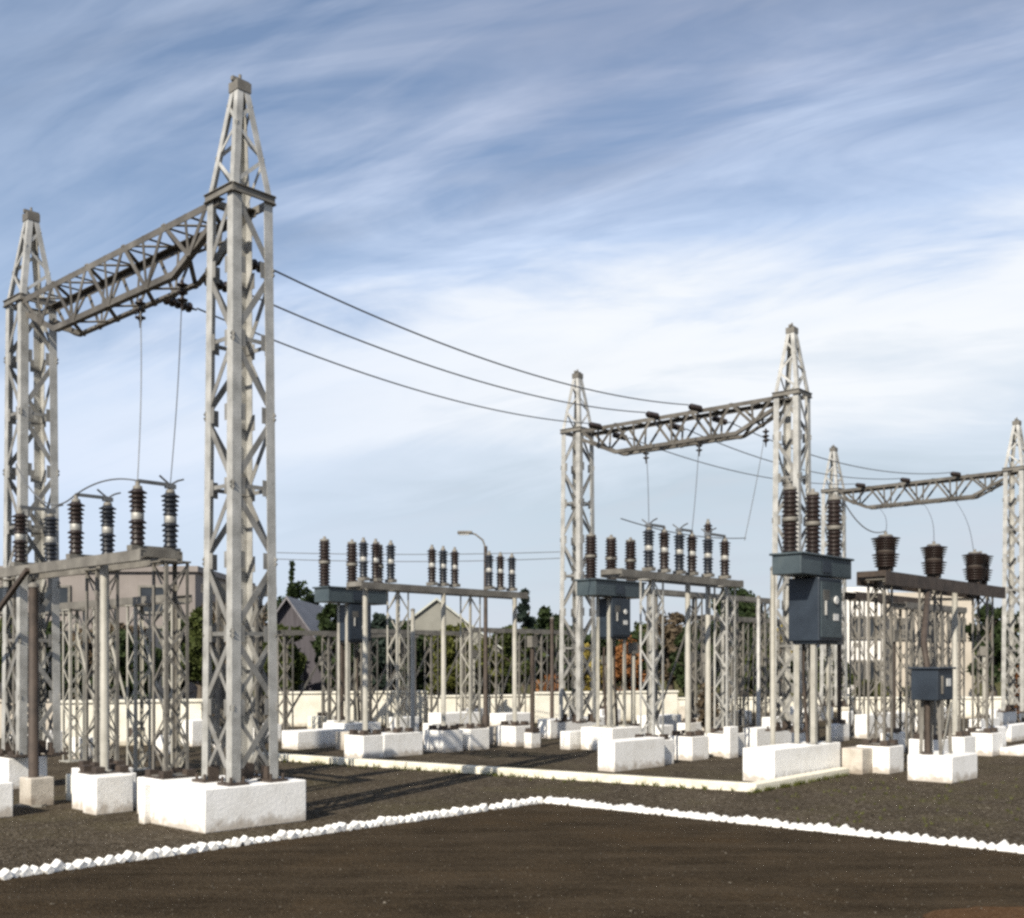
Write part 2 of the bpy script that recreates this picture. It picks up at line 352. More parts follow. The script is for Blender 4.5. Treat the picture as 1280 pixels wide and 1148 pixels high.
def gantry(t_near, t_far, label, group, old=False):
    root_p = Vector((t_near[0], t_near[1], 0)); far = Vector((t_far[0], t_far[1], 0))
    d = (far-root_p); L = d.length; d.normalize(); rz = math.atan2(d.y, d.x)-math.pi/2
    g = empty('lattice_gantry', root_p, rz, label, 'gantry', group)
    tower_parts(g, 0, 0); tower_parts(g, 0, L)
    bm = MB(); y0, y1 = .30, L-.30; zt, zb, hw = 7.72, 7.02, .27
    ys = [y0+(y1-y0)*i/10 for i in range(11)]
    def zbot(y):
        e = min(y-y0, y1-y); return zb+max(0, .42*(1-e/.95))
    top = lambda s, y: Vector((s*hw, y, zt)); bot = lambda s, y: Vector((s*hw*.8, y, zbot(y)))
    for s in (-1, 1):
        bm.angle(top(s, y0-.25), top(s, y1+.25), .09, .01, (-s, 0, 0), (0, 0, -1))
        yb = [y0, y0+.95, y1-.95, y1]
        for i in range(3): bm.angle(bot(s, yb[i]), bot(s, yb[i+1]), .085, .01, (-s, 0, 0), (0, 0, 1))
        for i in range(10):
            a, b2 = (top, bot) if i % 2 == 0 else (bot, top)
            bm.bar(a(s, ys[i]), b2(s, ys[i+1]), .012, .06, up=(0, 1, .01))
            if i % 2: bm.bar(top(s, ys[i]), bot(s, ys[i]), .01, .05, up=(0, 1, 0))
    for i in range(10):
        s = 1 if i % 2 else -1
        bm.bar(top(s, ys[i]), top(-s, ys[i+1]), .06, .012); bm.bar(bot(-s, ys[i]), bot(s, ys[i+1]), .06, .012)
        bm.bar(top(-1, ys[i])-Vector((0, 0, .02)), top(1, ys[i])-Vector((0, 0, .02)), .05, .01)
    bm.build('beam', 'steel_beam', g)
    return g, L, rz
def tow(px, pyt):
    Y = (ZT-EYE)*F/(HZ-pyt); return Vector(((px-CX)/F*Y, Y))
T1, T0 = tow(300, 94), tow(39, 260)
A2, B2 = tow(990, 404), tow(722, 462)
A3, B3 = tow(1271, 522), tow(1042, 556)
gantry(T1, T0, 'nearest lattice gantry at the left with the tallest tower', 'steel lattice gantries')
gantry(A2, B2, 'lattice gantry at mid distance between the other two gantries', 'steel lattice gantries')
gantry(A3, B3, 'farthest lattice gantry cut by the right edge', 'steel lattice gantries')

# ------------------------------------------------------------------ conductors
def catenary(a, b, sag, n=28):
    return [a.lerp(b, i/n)-Vector((0, 0, sag*4*(i/n)*(1-i/n))) for i in range(n+1)]
def disc_string(a, d, n=5, pitch=.10, r=.075):
    """string of cap-and-pin discs from a along d, as a lathe about d"""
    m = MB(); prof = [(.012, 0)]
    for i in range(n):
        z = .05+i*pitch
        prof += [(.03, z), (r, z+.012), (r*.96, z+.03), (.035, z+.045), (.02, z+.07)]
    prof.append((.012, .05+n*pitch+.06))
    m.lathe(prof, n=12)
    q = Vector((0, 0, 1)).rotation_difference(d)
    m.v = [tuple(q @ Vector(p)+a) for p in m.v]
    return m
def span_wire(a, b, sag, label, group, ins=True, r=.0125):
    base = Vector((a.x, a.y, a.z)); g = empty('overhead_conductor', base, 0, label, 'conductor', group)
    b = b-base; a = Vector((0, 0, 0)); d = (b-a).normalized()
    L = .62
    pts = catenary(a+d*L if ins else a, b-d*L if ins else b, sag)
    m = MB(); m.tube(pts, r, 6); m.build('wire', 'wire', g)
    if ins:
        d0 = (pts[1]-a).normalized(); d1 = (pts[-2]-b).normalized()
        disc_string(a, d0).build('insulator_string', 'porcelain', g)
        disc_string(b, d1).build('insulator_string', 'porcelain', g)
    return g
def beam_pt(a, b, t, z=7.2, off=0):
    d = (Vector(b)-Vector(a)).normalized(); n = Vector((d.y, -d.x))
    p = Vector(a)+d*t+n*off; return Vector((p.x, p.y, z))
NM = ['upper', 'middle', 'lower']
offs1 = [.45, 1.25, 2.3]; offs2 = [2.1, 3.25, 4.9]; offs3 = [1.6, 3.2, 4.7]
for i in range(3):
    a = beam_pt(T1, T0, offs1[i], [7.2, 7.12, 7.1][i], .26); b = beam_pt(A2, B2, offs2[i], [7.72, 7.72, 7.7][i], -.26)
    span_wire(a, b, [.36, .34, .32][i], NM[i]+' of the three wires between the near left gantry and the middle gantry', 'overhead wires of the first span')
for i in range(3):
    a = beam_pt(A2, B2, offs2[i], 7.6, .26); b = beam_pt(A3, B3, offs3[i], 7.75, -.26)
    span_wire(a, b, [.42, .38, .34][i], NM[i]+' of the three wires between the middle gantry and the far right gantry', 'overhead wires of the second span')
def drop(a, b, bow, label, group, r=.007, hang=True):
    g = empty('dropper_wire', a, 0, label, 'wire', group)
    b = b-a; side = Vector((.5, .2, 0))*bow
    pts = [b*(i/16)+side*math.sin(math.pi*i/16) for i in range(17)]
    m = MB(); m.tube(pts, r, 6); m.build('wire', 'wire', g)
    if hang: disc_string(Vector((0, 0, .02)), Vector((0, 0, -1)), 3).build('insulator_string', 'porcelain', g)

# ------------------------------------------------------------------ post insulators, isolators, breakers
def shed_profile(z0, z1, n, r0, r1, core):
    out = [(core, z0)]; p = (z1-z0)/n
    for i in range(n):
        z = z0+i*p; r = r0+(r1-r0)*i/max(1, n-1)
        out += [(core, z+p*.10), (r, z+p*.28), (r*.97, z+p*.42), (core*1.15, z+p*.8)]
    out.append((core, z1)); return out
def post_meshes(h, r, key, mat):
    p = MB(); p.lathe(shed_profile(0, h*.44, 5, r*.85, r*1.05, r*.62)+[(r*.34, h*.45), (r*.34, h*.53)]+shed_profile(h*.54, h*.93, 5, r*.9, r*1.12, r*.62), n=16)
    f = MB(); f.lathe([(r*.70, h*.425), (r*.74, h*.44), (r*.74, h*.535), (r*.66, h*.55)], n=14)
    c = MB(); c.lathe([(r*.55, h*.93), (r*.58, h*.94), (r*.5, h*.99), (.03, h), (.03, h+.05)], n=12)
    return (p.mesh('post_insulator', mat), f.mesh('flange', 'steel' if r < .15 else 'rust'), c.mesh('cap', 'steel_old'))
PMESH = {}
def post(root, loc, h, r, mat='porcelain'):
    k = (round(h, 2), round(r, 3), mat)
    if k not in PMESH: PMESH[k] = post_meshes(h, r, k, mat)
    
    a, f, c = PMESH[k]
    o = place('post_insulator', a, root, loc); place('flange', f, o); place('cap', c, o); return o
def horn_mesh(s):
    m = MB(); m.tube([(0, 0, 0), (.03, 0, .05), (.11*s, 0, .10), (.20*s, 0, .13)], .014, 6)
    m.tube([(0, 0, 0), (-.03, 0, .05), (-.09, 0, .09), (-.16, 0, .14)], .014, 6); m.box((0, 0, .01), (.14, .07, .06))
    return m.mesh('arcing_horn', 'wire')
HORN = horn_mesh(1)
def lattice_column(h, s=.34, w=.045, n=7, mat='steel'):
    m = MB(); cs = ((-1, -1), (1, -1), (1, 1), (-1, 1)); a = s/2
    for k in range(4):
        x, y = cs[k]; m.angle((x*a, y*a, 0), (x*a, y*a, h), w, .007, (-x, 0, 0), (0, -y, 0))
        x2, y2 = cs[(k+1) % 4]; nr = Vector(((x+x2)/2, (y+y2)/2, 0))*.008
        for i in range(n):
            z0, z1 = .04+(h-.08)*i/n, .04+(h-.08)*(i+1)/n
            p, q = ((x, y), (x2, y2)) if (i+k) % 2 == 0 else ((x2, y2), (x, y))
            m.bar(Vector((p[0]*a, p[1]*a, z0))-nr, Vector((q[0]*a, q[1]*a, z1))-nr, .006, .032, up=(q[0]-p[0], q[1]-p[1], 0))
    m.box((0, 0, .012), (s+.1, s+.1, .024)); m.box((0, 0, h-.012), (s+.04, s+.04, .022))
    return m.mesh('support_column', mat)
_m = MB()
for _x in (-.17, .17):
    for _y in (-.17, .17): _m.box((_x, _y, .05), (.13, .13, .10))
_m.box((0, 0, .012), (.5, .5, .02)); SHOE = _m.mesh('base_shoe', 'rust')
_m = MB(); _m.box((0, 0, .244), (.62, .62, .488)); FOOT = _m.mesh('footing', 'white')
def tube_leg(h, r=.055):
    m = MB(); m.lathe([(r*1.9, 0), (r*1.9, .03), (r, .035), (r, h)], n=12); return m.mesh('support_post', 'pole')
def isolator(p, rz, posts, zp, h, r, cols, label, ylen, xw=.5, mats=('porcelain',), horns=(), colmat='steel', name='isolator', pipes=(), struts=(), zbase=.5, arms=(), frame_mat='steel_old', group='isolator switches', fh=.14):
    g = empty(name, (p.x, p.y, 0), rz, label, 'isolator switch', group)
    y0, y1 = ylen; f = MB()
    for s in (-1, 1):
        f.channel((s*xw/2, y0, zp-.04-fh/2), (s*xw/2, y1, zp-.04-fh/2), fh, .06, .012, (-s, 0, 0))
    yy = sorted({round(q[1], 2) for q in posts}) if len(posts) > 2 else [y0, y1]
    for y in [y0+.04, y1-.04]: f.bar((-xw/2+.004, y, zp-.08), (xw/2-.004, y, zp-.08), .06, .1)
    f.build('platform_frame', frame_mat, g)
    for y in sorted({round(q[1], 2) for q in posts}):
        xs = [q[0] for q in posts if abs(q[1]-y) < .02]
        m = MB(); m.box(((min(xs)+max(xs))/2, y, zp+.035), (max(xs)-min(xs)+.24, .13, .07)); m.build('base_channel', frame_mat, g)
    for i, q in enumerate(posts):
        o = post(g, (q[0], q[1], zp+.07), h, r, mats[i % len(mats)])
        if i in horns: place('arcing_horn', HORN, o, (0, 0, h+.03))
    for (i, j) in arms:
        a = Vector((*posts[i], zp+.07+h+.06)); b2 = Vector((*posts[j], zp+.07+h+.06))
        m = MB(); m.bar(a, b2, .045, .045); m.build('switch_blade', 'wire', g)
    for (x, y, kind) in cols:
        me = lattice_column(zp-.15-zbase, mat=colmat) if kind == 'L' else tube_leg(zp-.15-zbase)
        place('support_column' if kind == 'L' else 'support_post', me, g, (x, y, zbase)); place('base_shoe', SHOE, g, (x, y, zbase-.01)); bevel(place('footing', FOOT, g, (x, y, 0)), .012)
    for a, b2 in struts:
        m = MB(); a, b2 = Vector(a), Vector(b2); m.bar(a, b2, .06, .06); m.build('strut', 'rust', g)
    for (x, y, z0, zb) in pipes:
        m = MB(); m.tube([(x, y, z0), (x, y, zb+.3), (x*.93, y+.05, zb+.7), (.02, 1.9, zp-.1)], .055, 8); m.lathe([(.1, z0), (.1, z0+.04)], (x, y, 0), 10)
        pp = m.build('operating_pipe', 'rust', g)
        m = MB(); m.box((x+.02, y+.16, zb), (.46, .66, .52)); m.box((x+.02, y+.16, zb+.28), (.54, .74, .035))
        bx = bevel(m.build('drive_box', 'blue_dark', g), .012)
        m = MB(); m.box((x+.255, y+.28, zb+.04), (.014, .16, .13)); m.build('nameplate', 'plate', bx)
        m = MB(); m.box((x+.262, y+.0, zb), (.025, .05, .3)); m.build('door_handle', 'steel_old', bx)
        for ex in (-.14, .2):
            for ey in (.0, .42):
                m = MB(); m.angle((x+ex, y+ey, z0), (x+ex*.8, y+ey, zb-.25), .06, .008, (1, 0, 0), (0, 1, 0)); m.build('stand_leg', 'steel_old', g)
        m = MB(); m.bar((x+.24, y+.02, z0+.04), (x+.24, y+.44, zb-.3), .008, .06, up=(0, 1, 0)); m.build('stand_brace', 'pole', g)
    return g
def breaker(p, rz, zb, label, sp=.5, hb=1.14, rb=.15, n=3, plinth_z=.52, wide=.98, small=False):
    """live-tank style breaker: three two-stage bushings on a wide housing, cabinet below, four legs"""
    g = empty('circuit_breaker', (p.x, p.y, 0), rz, label, 'circuit breaker', 'outdoor circuit breakers')
    m = MB(); m.box((0, 0, zb-.19), (wide+.22, .56, .34)); m.box((0, 0, zb-.005), (wide+.30, .64, .04))
    hs = bevel(m.build('housing', 'blue', g), .015)
    m = MB(); m.box((-.05, -.295, zb-.2), (.3, .02, .2)); m.build('cover_plate', 'blue_dark', hs)
    m = MB(); m.box((wide/2+.118, 0, zb-.17), (.016, .2, .16)); m.build('nameplate', 'plate', hs)
    m = MB(); m.box((0.05, -.02, zb-.95), (.86, .60, 1.12)); m.box((.05, -.02, zb-1.53), (.76, .5, .06))
    cb = bevel(m.build('control_cabinet', 'blue_dark', g), .02)
    if small:
        cb.scale = (.8, .8, .8); cb.location = (.01, -.004, .2*(zb-.38))
        m2 = MB(); m2.box((0, 0, plinth_z/2), (1.1, .9, plinth_z)); bevel(m2.build('footing', 'white', g), .014)
    m = MB(); m.box((.05, -.332, zb-.95), (.76, .022, .98)); m.build('door', 'blue_dark' if small else 'blue', cb)
    m = MB(); m.lathe([(.07, 0), (.075, .01), (.075, .025), (.06, .03)], n=16)
    m.v = [(x+.19, -.345-z, y+zb-.78) for x, y, z in m.v]; m.build('gauge', 'plate', cb)
    m = MB(); m.box((.2, -.348, zb-1.08), (.18, .012, .12)); m.build('nameplate', 'plate', cb)
    m = MB(); m.bar((-.2, -.36, zb-.8), (-.2, -.36, zb-1.05), .03, .03); m.build('handle', 'steel', cb)
    m = MB()
    for k in range(6): m.box((-.16+.0, -.347, zb-.62-.03*k), (.22, .012, .014))
    m.build('louvre', 'steel_old', cb)
    for k in (-1, 1):
        m = MB(); m.tube([(.05+k*.2, .1, zb-1.5), (.05+k*.2, .1, zb-2.2), (.05+k*.2, .02, plinth_z+.02)], .03, 8); m.build('cable_conduit', 'rust', g)
    m = MB()
    for k in (-1, 1): m.bar((.47, .12*k, zb-.5), (.47, .12*k, zb-.62), .05, .04)
    m.build('hinge', 'steel_old', cb)
    for i in range(n):
        x = (i-(n-1)/2)*sp
        b = MB(); b.lathe(shed_profile(0, hb*.47, 7, rb*.93, rb, rb*.62)+[(rb*.5, hb*.48), (rb*.5, hb*.53)]+shed_profile(hb*.54, hb*.95, 6, rb, rb*.93, rb*.62), n=18)
        bo = b.build('bushing', 'porcelain', g, (x, 0, zb+.015))
        f = MB(); f.lathe([(rb*.9, hb*.475), (rb*.95, hb*.485), (rb*.95, hb*.53), (rb*.88, hb*.54)], n=16); f.build('flange', 'steel_old', bo)
        c = MB(); c.lathe([(rb*.75, hb*.95), (rb*.8, hb*.96), (rb*.7, hb*1.0), (.04, hb*1.01), (.03, hb*1.06)], n=14); c.build('cap', 'steel_old', bo)
    for sx in (-1, 1):
        for sy in (-1, 1):
            m = MB(); x, y = sx*.30, sy*.2
            m.angle((x, y, plinth_z), (x, y, zb-.36), .09, .01, (-sx, 0, 0), (0, -sy, 0)); m.box((x-sx*.03, y-sy*.03, plinth_z+.02), (.2, .2, .04))
            m.build('leg', 'pole', g)
    m = MB()
    for sy in (-1, 1):
        m.bar((-.29, sy*.187, plinth_z+.3), (.29, sy*.187, plinth_z+1.1), .008, .05, up=(1, 0, 0)); m.bar((.29, sy*.175, plinth_z+.3), (-.29, sy*.175, plinth_z+1.1), .008, .05, up=(1, 0, 0))
    m.build('cross_bracing', 'steel_old', g)
    return g

def gb(px, Y): return Vector(((px-CX)/F*Y, Y, 0))
# isolator A, under the near gantry at the left
pa = P(172, 690, 14.7); pa = Vector((pa.x, pa.y, 0))
YA = [0, 1.76, 3.62]
postsA = [(x, y) for y in YA for x in (0, .48)]
isolator(pa, YAW, postsA, 3.48, .80, .112, [(.24, 1.45, 'L'), (.24, -.42, 'L'), (-.1, .72, 'P'), (.24, 4.2, 'L')],
   'isolator switch with brown insulator pairs under the near left gantry', (-.62, 5.0), .60, ('porcelain', 'porcelain_grey'), (1, 3, 5), 'steel_old',
   struts=[((-.33, 2.6, 3.36), (-.38, 4.3, 2.35))], arms=((0, 1), (2, 3), (4, 5)))
# isolator B, mid distance right of centre
pb = P(811, 700, 21.6); pb = Vector((pb.x, pb.y, 0))
isolator(pb, YAW-math.pi/2, [(0, 0), (0, .52), (0, 1.05), (0, 1.5), (0, 2.1), (0, 2.75)], 3.78, .78, .115, [(0, .1, 'L'), (0, 2.75, 'L'), (-.1, 1.5, 'P')],
   'isolator switch with six insulators in a row behind the white plinth on the kerb', (-1.2, 3.1), .5, ('porcelain_grey', 'porcelain'), (0, 2, 4), 'steel', arms=((0, 1), (2, 3), (4, 5)))
# isolator C, far centre left
pc = P(540, 735, 24.5); pc = Vector((pc.x, pc.y, 0))
isolator(pc, YAW-math.pi/2, [(0, -1.95), (0, -1.62), (0, -1.2), (0, 0), (0, .34), (0, .70), (0, 1.82), (0, 2.20), (0, 2.6)], 3.70, .78, .105, [(0, -1.0, 'L'), (0, .35, 'P'), (0, 1.2, 'L'), (0, -1.9, 'P'), (0, 2.7, 'P')],
   'isolator switch with three clusters of small insulators left of the lamp post', (-2.2, 2.9), .5, ('porcelain_grey', 'porcelain'), (), 'pole')
# isolator R, right foreground with fat insulators
pr = P(1107, 705, 20.2); pr = Vector((pr.x, pr.y, 0))
isolator(pr, YAW-math.pi/2, [(0, 0), (0, 2.2), (.02, 4.3), (-.02, 4.75)], 3.66, .60, .235, [(-.05, -.12, 'L'), (-.05, 2.15, 'L'), (-.05, 4.95, 'L'), (-.05, 3.4, 'P')],
   'isolator switch with thick dark insulators and a blue drive box beside the right edge', (-.6, 5.4), .55, ('porcelain',), (), 'steel_old', pipes=[(*inv(pr, YAW-math.pi/2, gb(1159, 18.75))[:2], .44, 1.62)], frame_mat='rust', fh=.24)
# a bare steel frame farther back
pf = P(1064, 742, 29.5); pf = Vector((pf.x, pf.y, 0))
g = empty('support_stand', pf, YAW-math.pi/2, 'bare steel support frame with nothing on top behind the thick insulators', 'stand')
m = MB(); m.channel((0, -.4, 3.75), (0, 4.2, 3.75), .2, .09, .014, (1, 0, 0)); m.channel((.34, -.4, 3.75), (.34, 4.2, 3.75), .2, .09, .014, (-1, 0, 0)); m.build('top_beam', 'rust', g)
FRM = lattice_column(3.65, .3, mat='steel_old')
for y in (0, 1.9, 3.8): place('support_column', FRM, g, (.17, y, 0))
def stand(p, rz, L, h, n, label, mat, w=.36):
    g = empty('support_stand', (p.x, p.y, 0), rz, label, 'stand'); m = MB()
    m.channel((0, -.25, h-.07), (0, L+.25, h-.07), .13, .06, .012, (1, 0, 0)); m.channel((w, -.25, h-.07), (w, L+.25, h-.07), .13, .06, .012, (-1, 0, 0)); m.build('top_beam', 'steel_old', g)
    me = lattice_column(h-.14, w-.04, .05, 8, mat=mat)
    for i in range(n): place('support_column', me, g, (w/2, L*i/(n-1), 0))
    m = MB()
    for i in range(n-1):
        m.bar((w/2, L*i/(n-1), .4), (w/2, L*(i+1)/(n-1), h-.4), .012, .07, up=(0, 1, 0))
    m.build('long_brace', mat, g); return g
stand(gb(208, 19.5), YAW, 3.9, 3.2, 4, 'pale bare steel stand behind the left isolator', 'pole')
stand(gb(268, 18.6), YAW-math.pi/2, .75, 3.3, 2, 'weathered steel stand right behind the nearest lattice tower', 'steel_old')
stand(gb(448, 33), YAW-math.pi/2, 4.2, 3.0, 4, 'bare steel stand behind the dark circuit breaker', 'steel_old')
stand(gb(585, 35), YAW-math.pi/2, 4.4, 3.1, 5, 'far bare steel stand between the lamp post and the middle gantry', 'steel_old')
stand(gb(872, 33), YAW-math.pi/2, 4.4, 3.4, 5, 'far bare steel stand in front of the large dark tree', 'steel_old')
stand(gb(352, 31), YAW-math.pi/2, 4.6, 2.9, 4, 'grey bare steel stand in front of the grey shed', 'steel_old')
stand(gb(812, 29), YAW-math.pi/2, 5.5, 3.9, 4, 'tall bare steel stand behind the row of six insulators', 'steel_old')
stand(gb(1120, 26), YAW-math.pi/2, 3.2, 3.4, 4, 'bare steel stand right behind the thick insulators', 'steel_old')

# breakers
breaker(gb(1016, 19.8), YAW, 3.88, 'large blue circuit breaker on the wide plinth at the end of the kerb', sp=.82, wide=1.68)
breaker(gb(440, 27.2), YAW, 3.8, 'dark circuit breaker left of centre behind the pale kerb', sp=.84, wide=1.65, small=True)
breaker(gb(764, 25.4), YAW, 3.85, 'blue circuit breaker standing right of the middle gantry tower', sp=.74, hb=1.0, wide=1.6, small=True)
# extra fat post next to breaker M
# ------------------------------------------------------------------ plinth list
pl(180, 1031, 173, 205, .50, 'narrow white plinth just left of the large plinth of the nearest tower', mn=.12)
pl(120, 1020, 103, 167, .50, 'white plinth standing in front of a cream plinth under the left isolator')
pl(95, 1003, 82, 112, .38, 'small cream plinth behind the left edge of a bigger white plinth', 'cream', .2)
pl(38, 1010, 24, 68, .40, 'shade-toned beige plinth under the gantry tower by the left edge', 'conc')  # beige stands in for shade on this block
pl(-8, 1024, -40, 15, .45, 'white plinth cut by the left edge of the photograph')
pl(60, 944, 48, 82, .5, 'far white plinth seen between the dark pole and low wall at left')
pl(240, 934, 226, 262, .62, 'tall white plinth between the left low wall and the nearest tower')
pl(372, 938, 352, 432, .42, 'long white plinth just right of the nearest tower behind the kerb')
pl(436, 939, 428, 458, .42, 'grey concrete plinth between two white ones under the dark circuit breaker', 'conc', .5)
pl(480, 948, 457, 529, .50, 'white plinth touching the kerb under the dark circuit breaker')
pl(570, 938, 558, 608, .40, 'white plinth left of a small grey one beside the lamp post')
pl(618, 931, 609, 629, .42, 'small shade-grey concrete plinth right beside the lamp post', 'conc')  # shade put into the block's grey colour
pl(556, 911, 535, 600, .45, 'far white plinth in front of the olive bush')
pl(632, 909, 612, 668, .40, 'far low white plinth in front of the dark conifer')
pl(688, 924, 672, 768, .50, 'long white plinth under the left tower of the middle gantry')
pl(768, 966, 747, 831, .56, 'white plinth rising from the middle of the kerb', mn=.3)
pl(848, 950, 839, 908, .42, 'white plinth right of the one on the kerb with an upright slab behind')
pl(912, 949, 904, 923, .66, 'narrow upright white block next to a lower white plinth', mn=.15)
pl(946, 940, 936, 1009, .52, 'white plinth under the near tower of the middle gantry', mn=.35)
pl(968, 980, 936, 1051, .56, 'widest white plinth at the kerb corner under the blue breaker', mn=.6)
pl(1078, 969, 1052, 1111, .46, 'shade-toned beige plinth right of the blue breaker plinth', 'conc')  # shade of the right face painted as beige over the whole block
pl(1085, 924, 1068, 1137, .62, 'big white plinth behind the shade-toned beige one')
pl(1190, 980, 1134, 1222, .44, 'white plinth under the blue drive box')
pl(1224, 944, 1207, 1258, .55, 'white plinth with sharp corner left of the far right gantry tower')
pl(1245, 908, 1228, 1277, .5, 'far white plinth under the tower cut by the right edge')
pl(815, 921, 796, 852, .55, 'far white plinth behind the plinth on the kerb')
pl(862, 902, 848, 888, .5, 'far beige plinth beside the brown shrub', 'conc')
pl(1010, 903, 985, 1042, .5, 'far white plinth seen between the legs of the blue breaker')
pl(1280, 946, 1246, 1340, .15, 'flat white slab on the ground at the right edge')
pl(318, 930, 300, 352, .45, 'far white plinth seen through the legs of the nearest tower')
pl(640, 893, 600, 668, .4, 'most distant white plinth left of the middle gantry')

for k, (px, py, a, b_, h_, lab, mt) in enumerate([
  (398, 914, 384, 424, .42, 'far cream plinth behind the dark circuit breaker', 'cream'),
  (500, 918, 486, 524, .46, 'far white plinth left of the olive bush', 'white'),
  (664, 936, 655, 676, .36, 'small white block at the left end of the middle gantry plinth', 'white'),
  (700, 902, 684, 730, .40, 'far white plinth right behind the long plinth of the middle gantry', 'white'),
  (790, 936, 775, 808, .46, 'white plinth partly hidden behind the plinth on the kerb', 'white'),
  (826, 934, 812, 842, .50, 'white block between the plinth on the kerb and the lower plinth to its right', 'white'),
  (880, 922, 866, 900, .50, 'grey plinth under the pole with one insulator', 'conc'),
  (968, 917, 952, 990, .44, 'white plinth behind the one under the near middle gantry tower', 'white'),
  (1046, 928, 1036, 1062, .45, 'small white plinth right behind the widest plinth', 'white'),
  (1030, 888, 1000, 1056, .36, 'distant white plinth in front of the far low wall', 'white'),
  (1150, 916, 1140, 1170, .44, 'white plinth behind the stand of the blue drive box', 'white'),
  (1180, 900, 1164, 1206, .42, 'distant white plinth left of the far right tower', 'white'),
  (752, 905, 736, 776, .46, 'far white plinth in line with the middle blue cabinet', 'white'),
  (278, 938, 266, 296, .50, 'white plinth seen between the legs of the nearest tower', 'white'),
  (420, 926, 408, 446, .5, 'white plinth right behind the long plinth near the nearest tower', 'white'),
  (540, 928, 528, 556, .46, 'white plinth just left of the lamp post plinths', 'white'),
  (590, 902, 574, 610, .42, 'distant white plinth behind the lamp post', 'white'),
  (712, 938, 700, 736, .42, 'low white plinth in front of the middle gantry tower', 'white'),
  (858, 930, 846, 878, .50, 'white plinth behind the one with an upright slab', 'white'),
  (920, 908, 904, 940, .46, 'distant white plinth in front of the large dark tree', 'white'),
  (1112, 944, 1100, 1132, .46, 'white plinth between the shade-toned beige plinth and the blue drive box', 'white'),
  (1060, 908, 1046, 1078, .44, 'distant white plinth left of the big white one', 'white'),
  (1226, 920, 1210, 1250, .44, 'distant white plinth behind the sharp cornered one', 'white'),
  (1264, 928, 1252, 1290, .42, 'white plinth at the right edge beyond the flat slab', 'white'),
  (20, 950, 6, 44, .5, 'white plinth behind the gantry tower by the left edge', 'white'),
  (100, 950, 88, 120, .44, 'white plinth behind the small cream one at left', 'white'),
  (206, 944, 194, 224, .42, 'low white plinth before the right end of the cream wall', 'white')]):
    c_, hh = pl(px, py, a, b_, h_, lab, mt, .15)
    if k % 2 == 0:
        q = empty('stub_post', (c_.x, c_.y, hh), YAW, 'stub post on the '+lab, 'post'); q['group'] = 'stub posts on plinths'
        m = MB(); m.lathe([(.055, 0), (.055, 1.5+.25*(k % 3))], n=10); m.build('shaft', ['steel_old', 'pole', 'rust'][k % 3], q)
        m = MB(); m.box((0, 0, .05), (.24, .24, .1)); m.build('base_shoe', 'rust', q)
        m = MB(); m.box((0, 0, 1.5+.25*(k % 3)+.12), (.2, .16, .26)); m.build('terminal_box', 'steel_old', q)
# droppers and jumpers
ra = lambda x, y, z: wp(pa, YAW, (x, y, z))
drop(beam_pt(T1, T0, 2.45, 7.05), ra(0, 0, 4.42), .05, 'thin wire hanging from the near gantry beam to the tallest insulator', 'droppers under the near gantry')
drop(beam_pt(T1, T0, 1.35, 7.05), ra(.48, 0, 4.42), .04, 'thin wire hanging from the near gantry beam closest to the tower', 'droppers under the near gantry')
rb_ = lambda y: wp(pb, YAW-math.pi/2, (0, y, 4.66))
for k, (t, y, nm) in enumerate(((3.75, 0, 'left'), (2.3, 1.5, 'middle'), (.62, 3.55, 'right'))):
    drop(beam_pt(A2, B2, t, 7.1), rb_(y), .03, nm+'most hanging wire under the beam of the middle gantry' if nm != 'middle' else 'central hanging wire under the beam of the middle gantry', 'droppers under the middle gantry', r=.008)
rr_ = lambda y: wp(pr, YAW-math.pi/2, (0, y, 4.33))
for k, (t, y, nm) in enumerate(((4.4, 0, 'left'), (2.9, 2.2, 'middle'), (1.9, 4.3, 'right'))):
    drop(beam_pt(A3, B3, t, 7.1), rr_(y), .3, 'wire from the far gantry beam to the '+nm+' thick insulator', 'droppers under the far gantry', r=.008, hang=False)
def jumper(a, b, sag, label, r=.011):
    m = MB(); a, b = Vector(a), Vector(b); m.tube([p-a for p in catenary(a, b, sag, 18)], r, 6)
    tag(m.build('jumper_wire', 'wire', None, a), label, 'wire', 'slack jumper wires')
jumper(ra(0, 0, 4.41), ra(0, 1.76, 4.41), -.10, 'arched jumper wire between two insulators of the left isolator')
jumper(ra(0, 1.76, 4.42), ra(-.2, 3.3, 5.0), .35, 'slack jumper wire at the left tower sagging to an insulator')
jumper(wp(pb, YAW-math.pi/2, (0, -.9, 4.72)), wp(pb, YAW-math.pi/2, (0, 3.6, 4.72)), .12, 'wire running along the tops of the row of six insulators')
jumper(P(346, 691, 30), P(700, 690, 31), .06, 'upper of two level wires behind the dark breaker')
jumper(P(346, 699, 30), P(700, 698, 31), .08, 'lower of two level wires behind the dark breaker')
jumper(P(1050, 618, 19.9), P(1107, 664, 20.2), .25, 'jumper wire from the blue breaker to the first thick insulator')

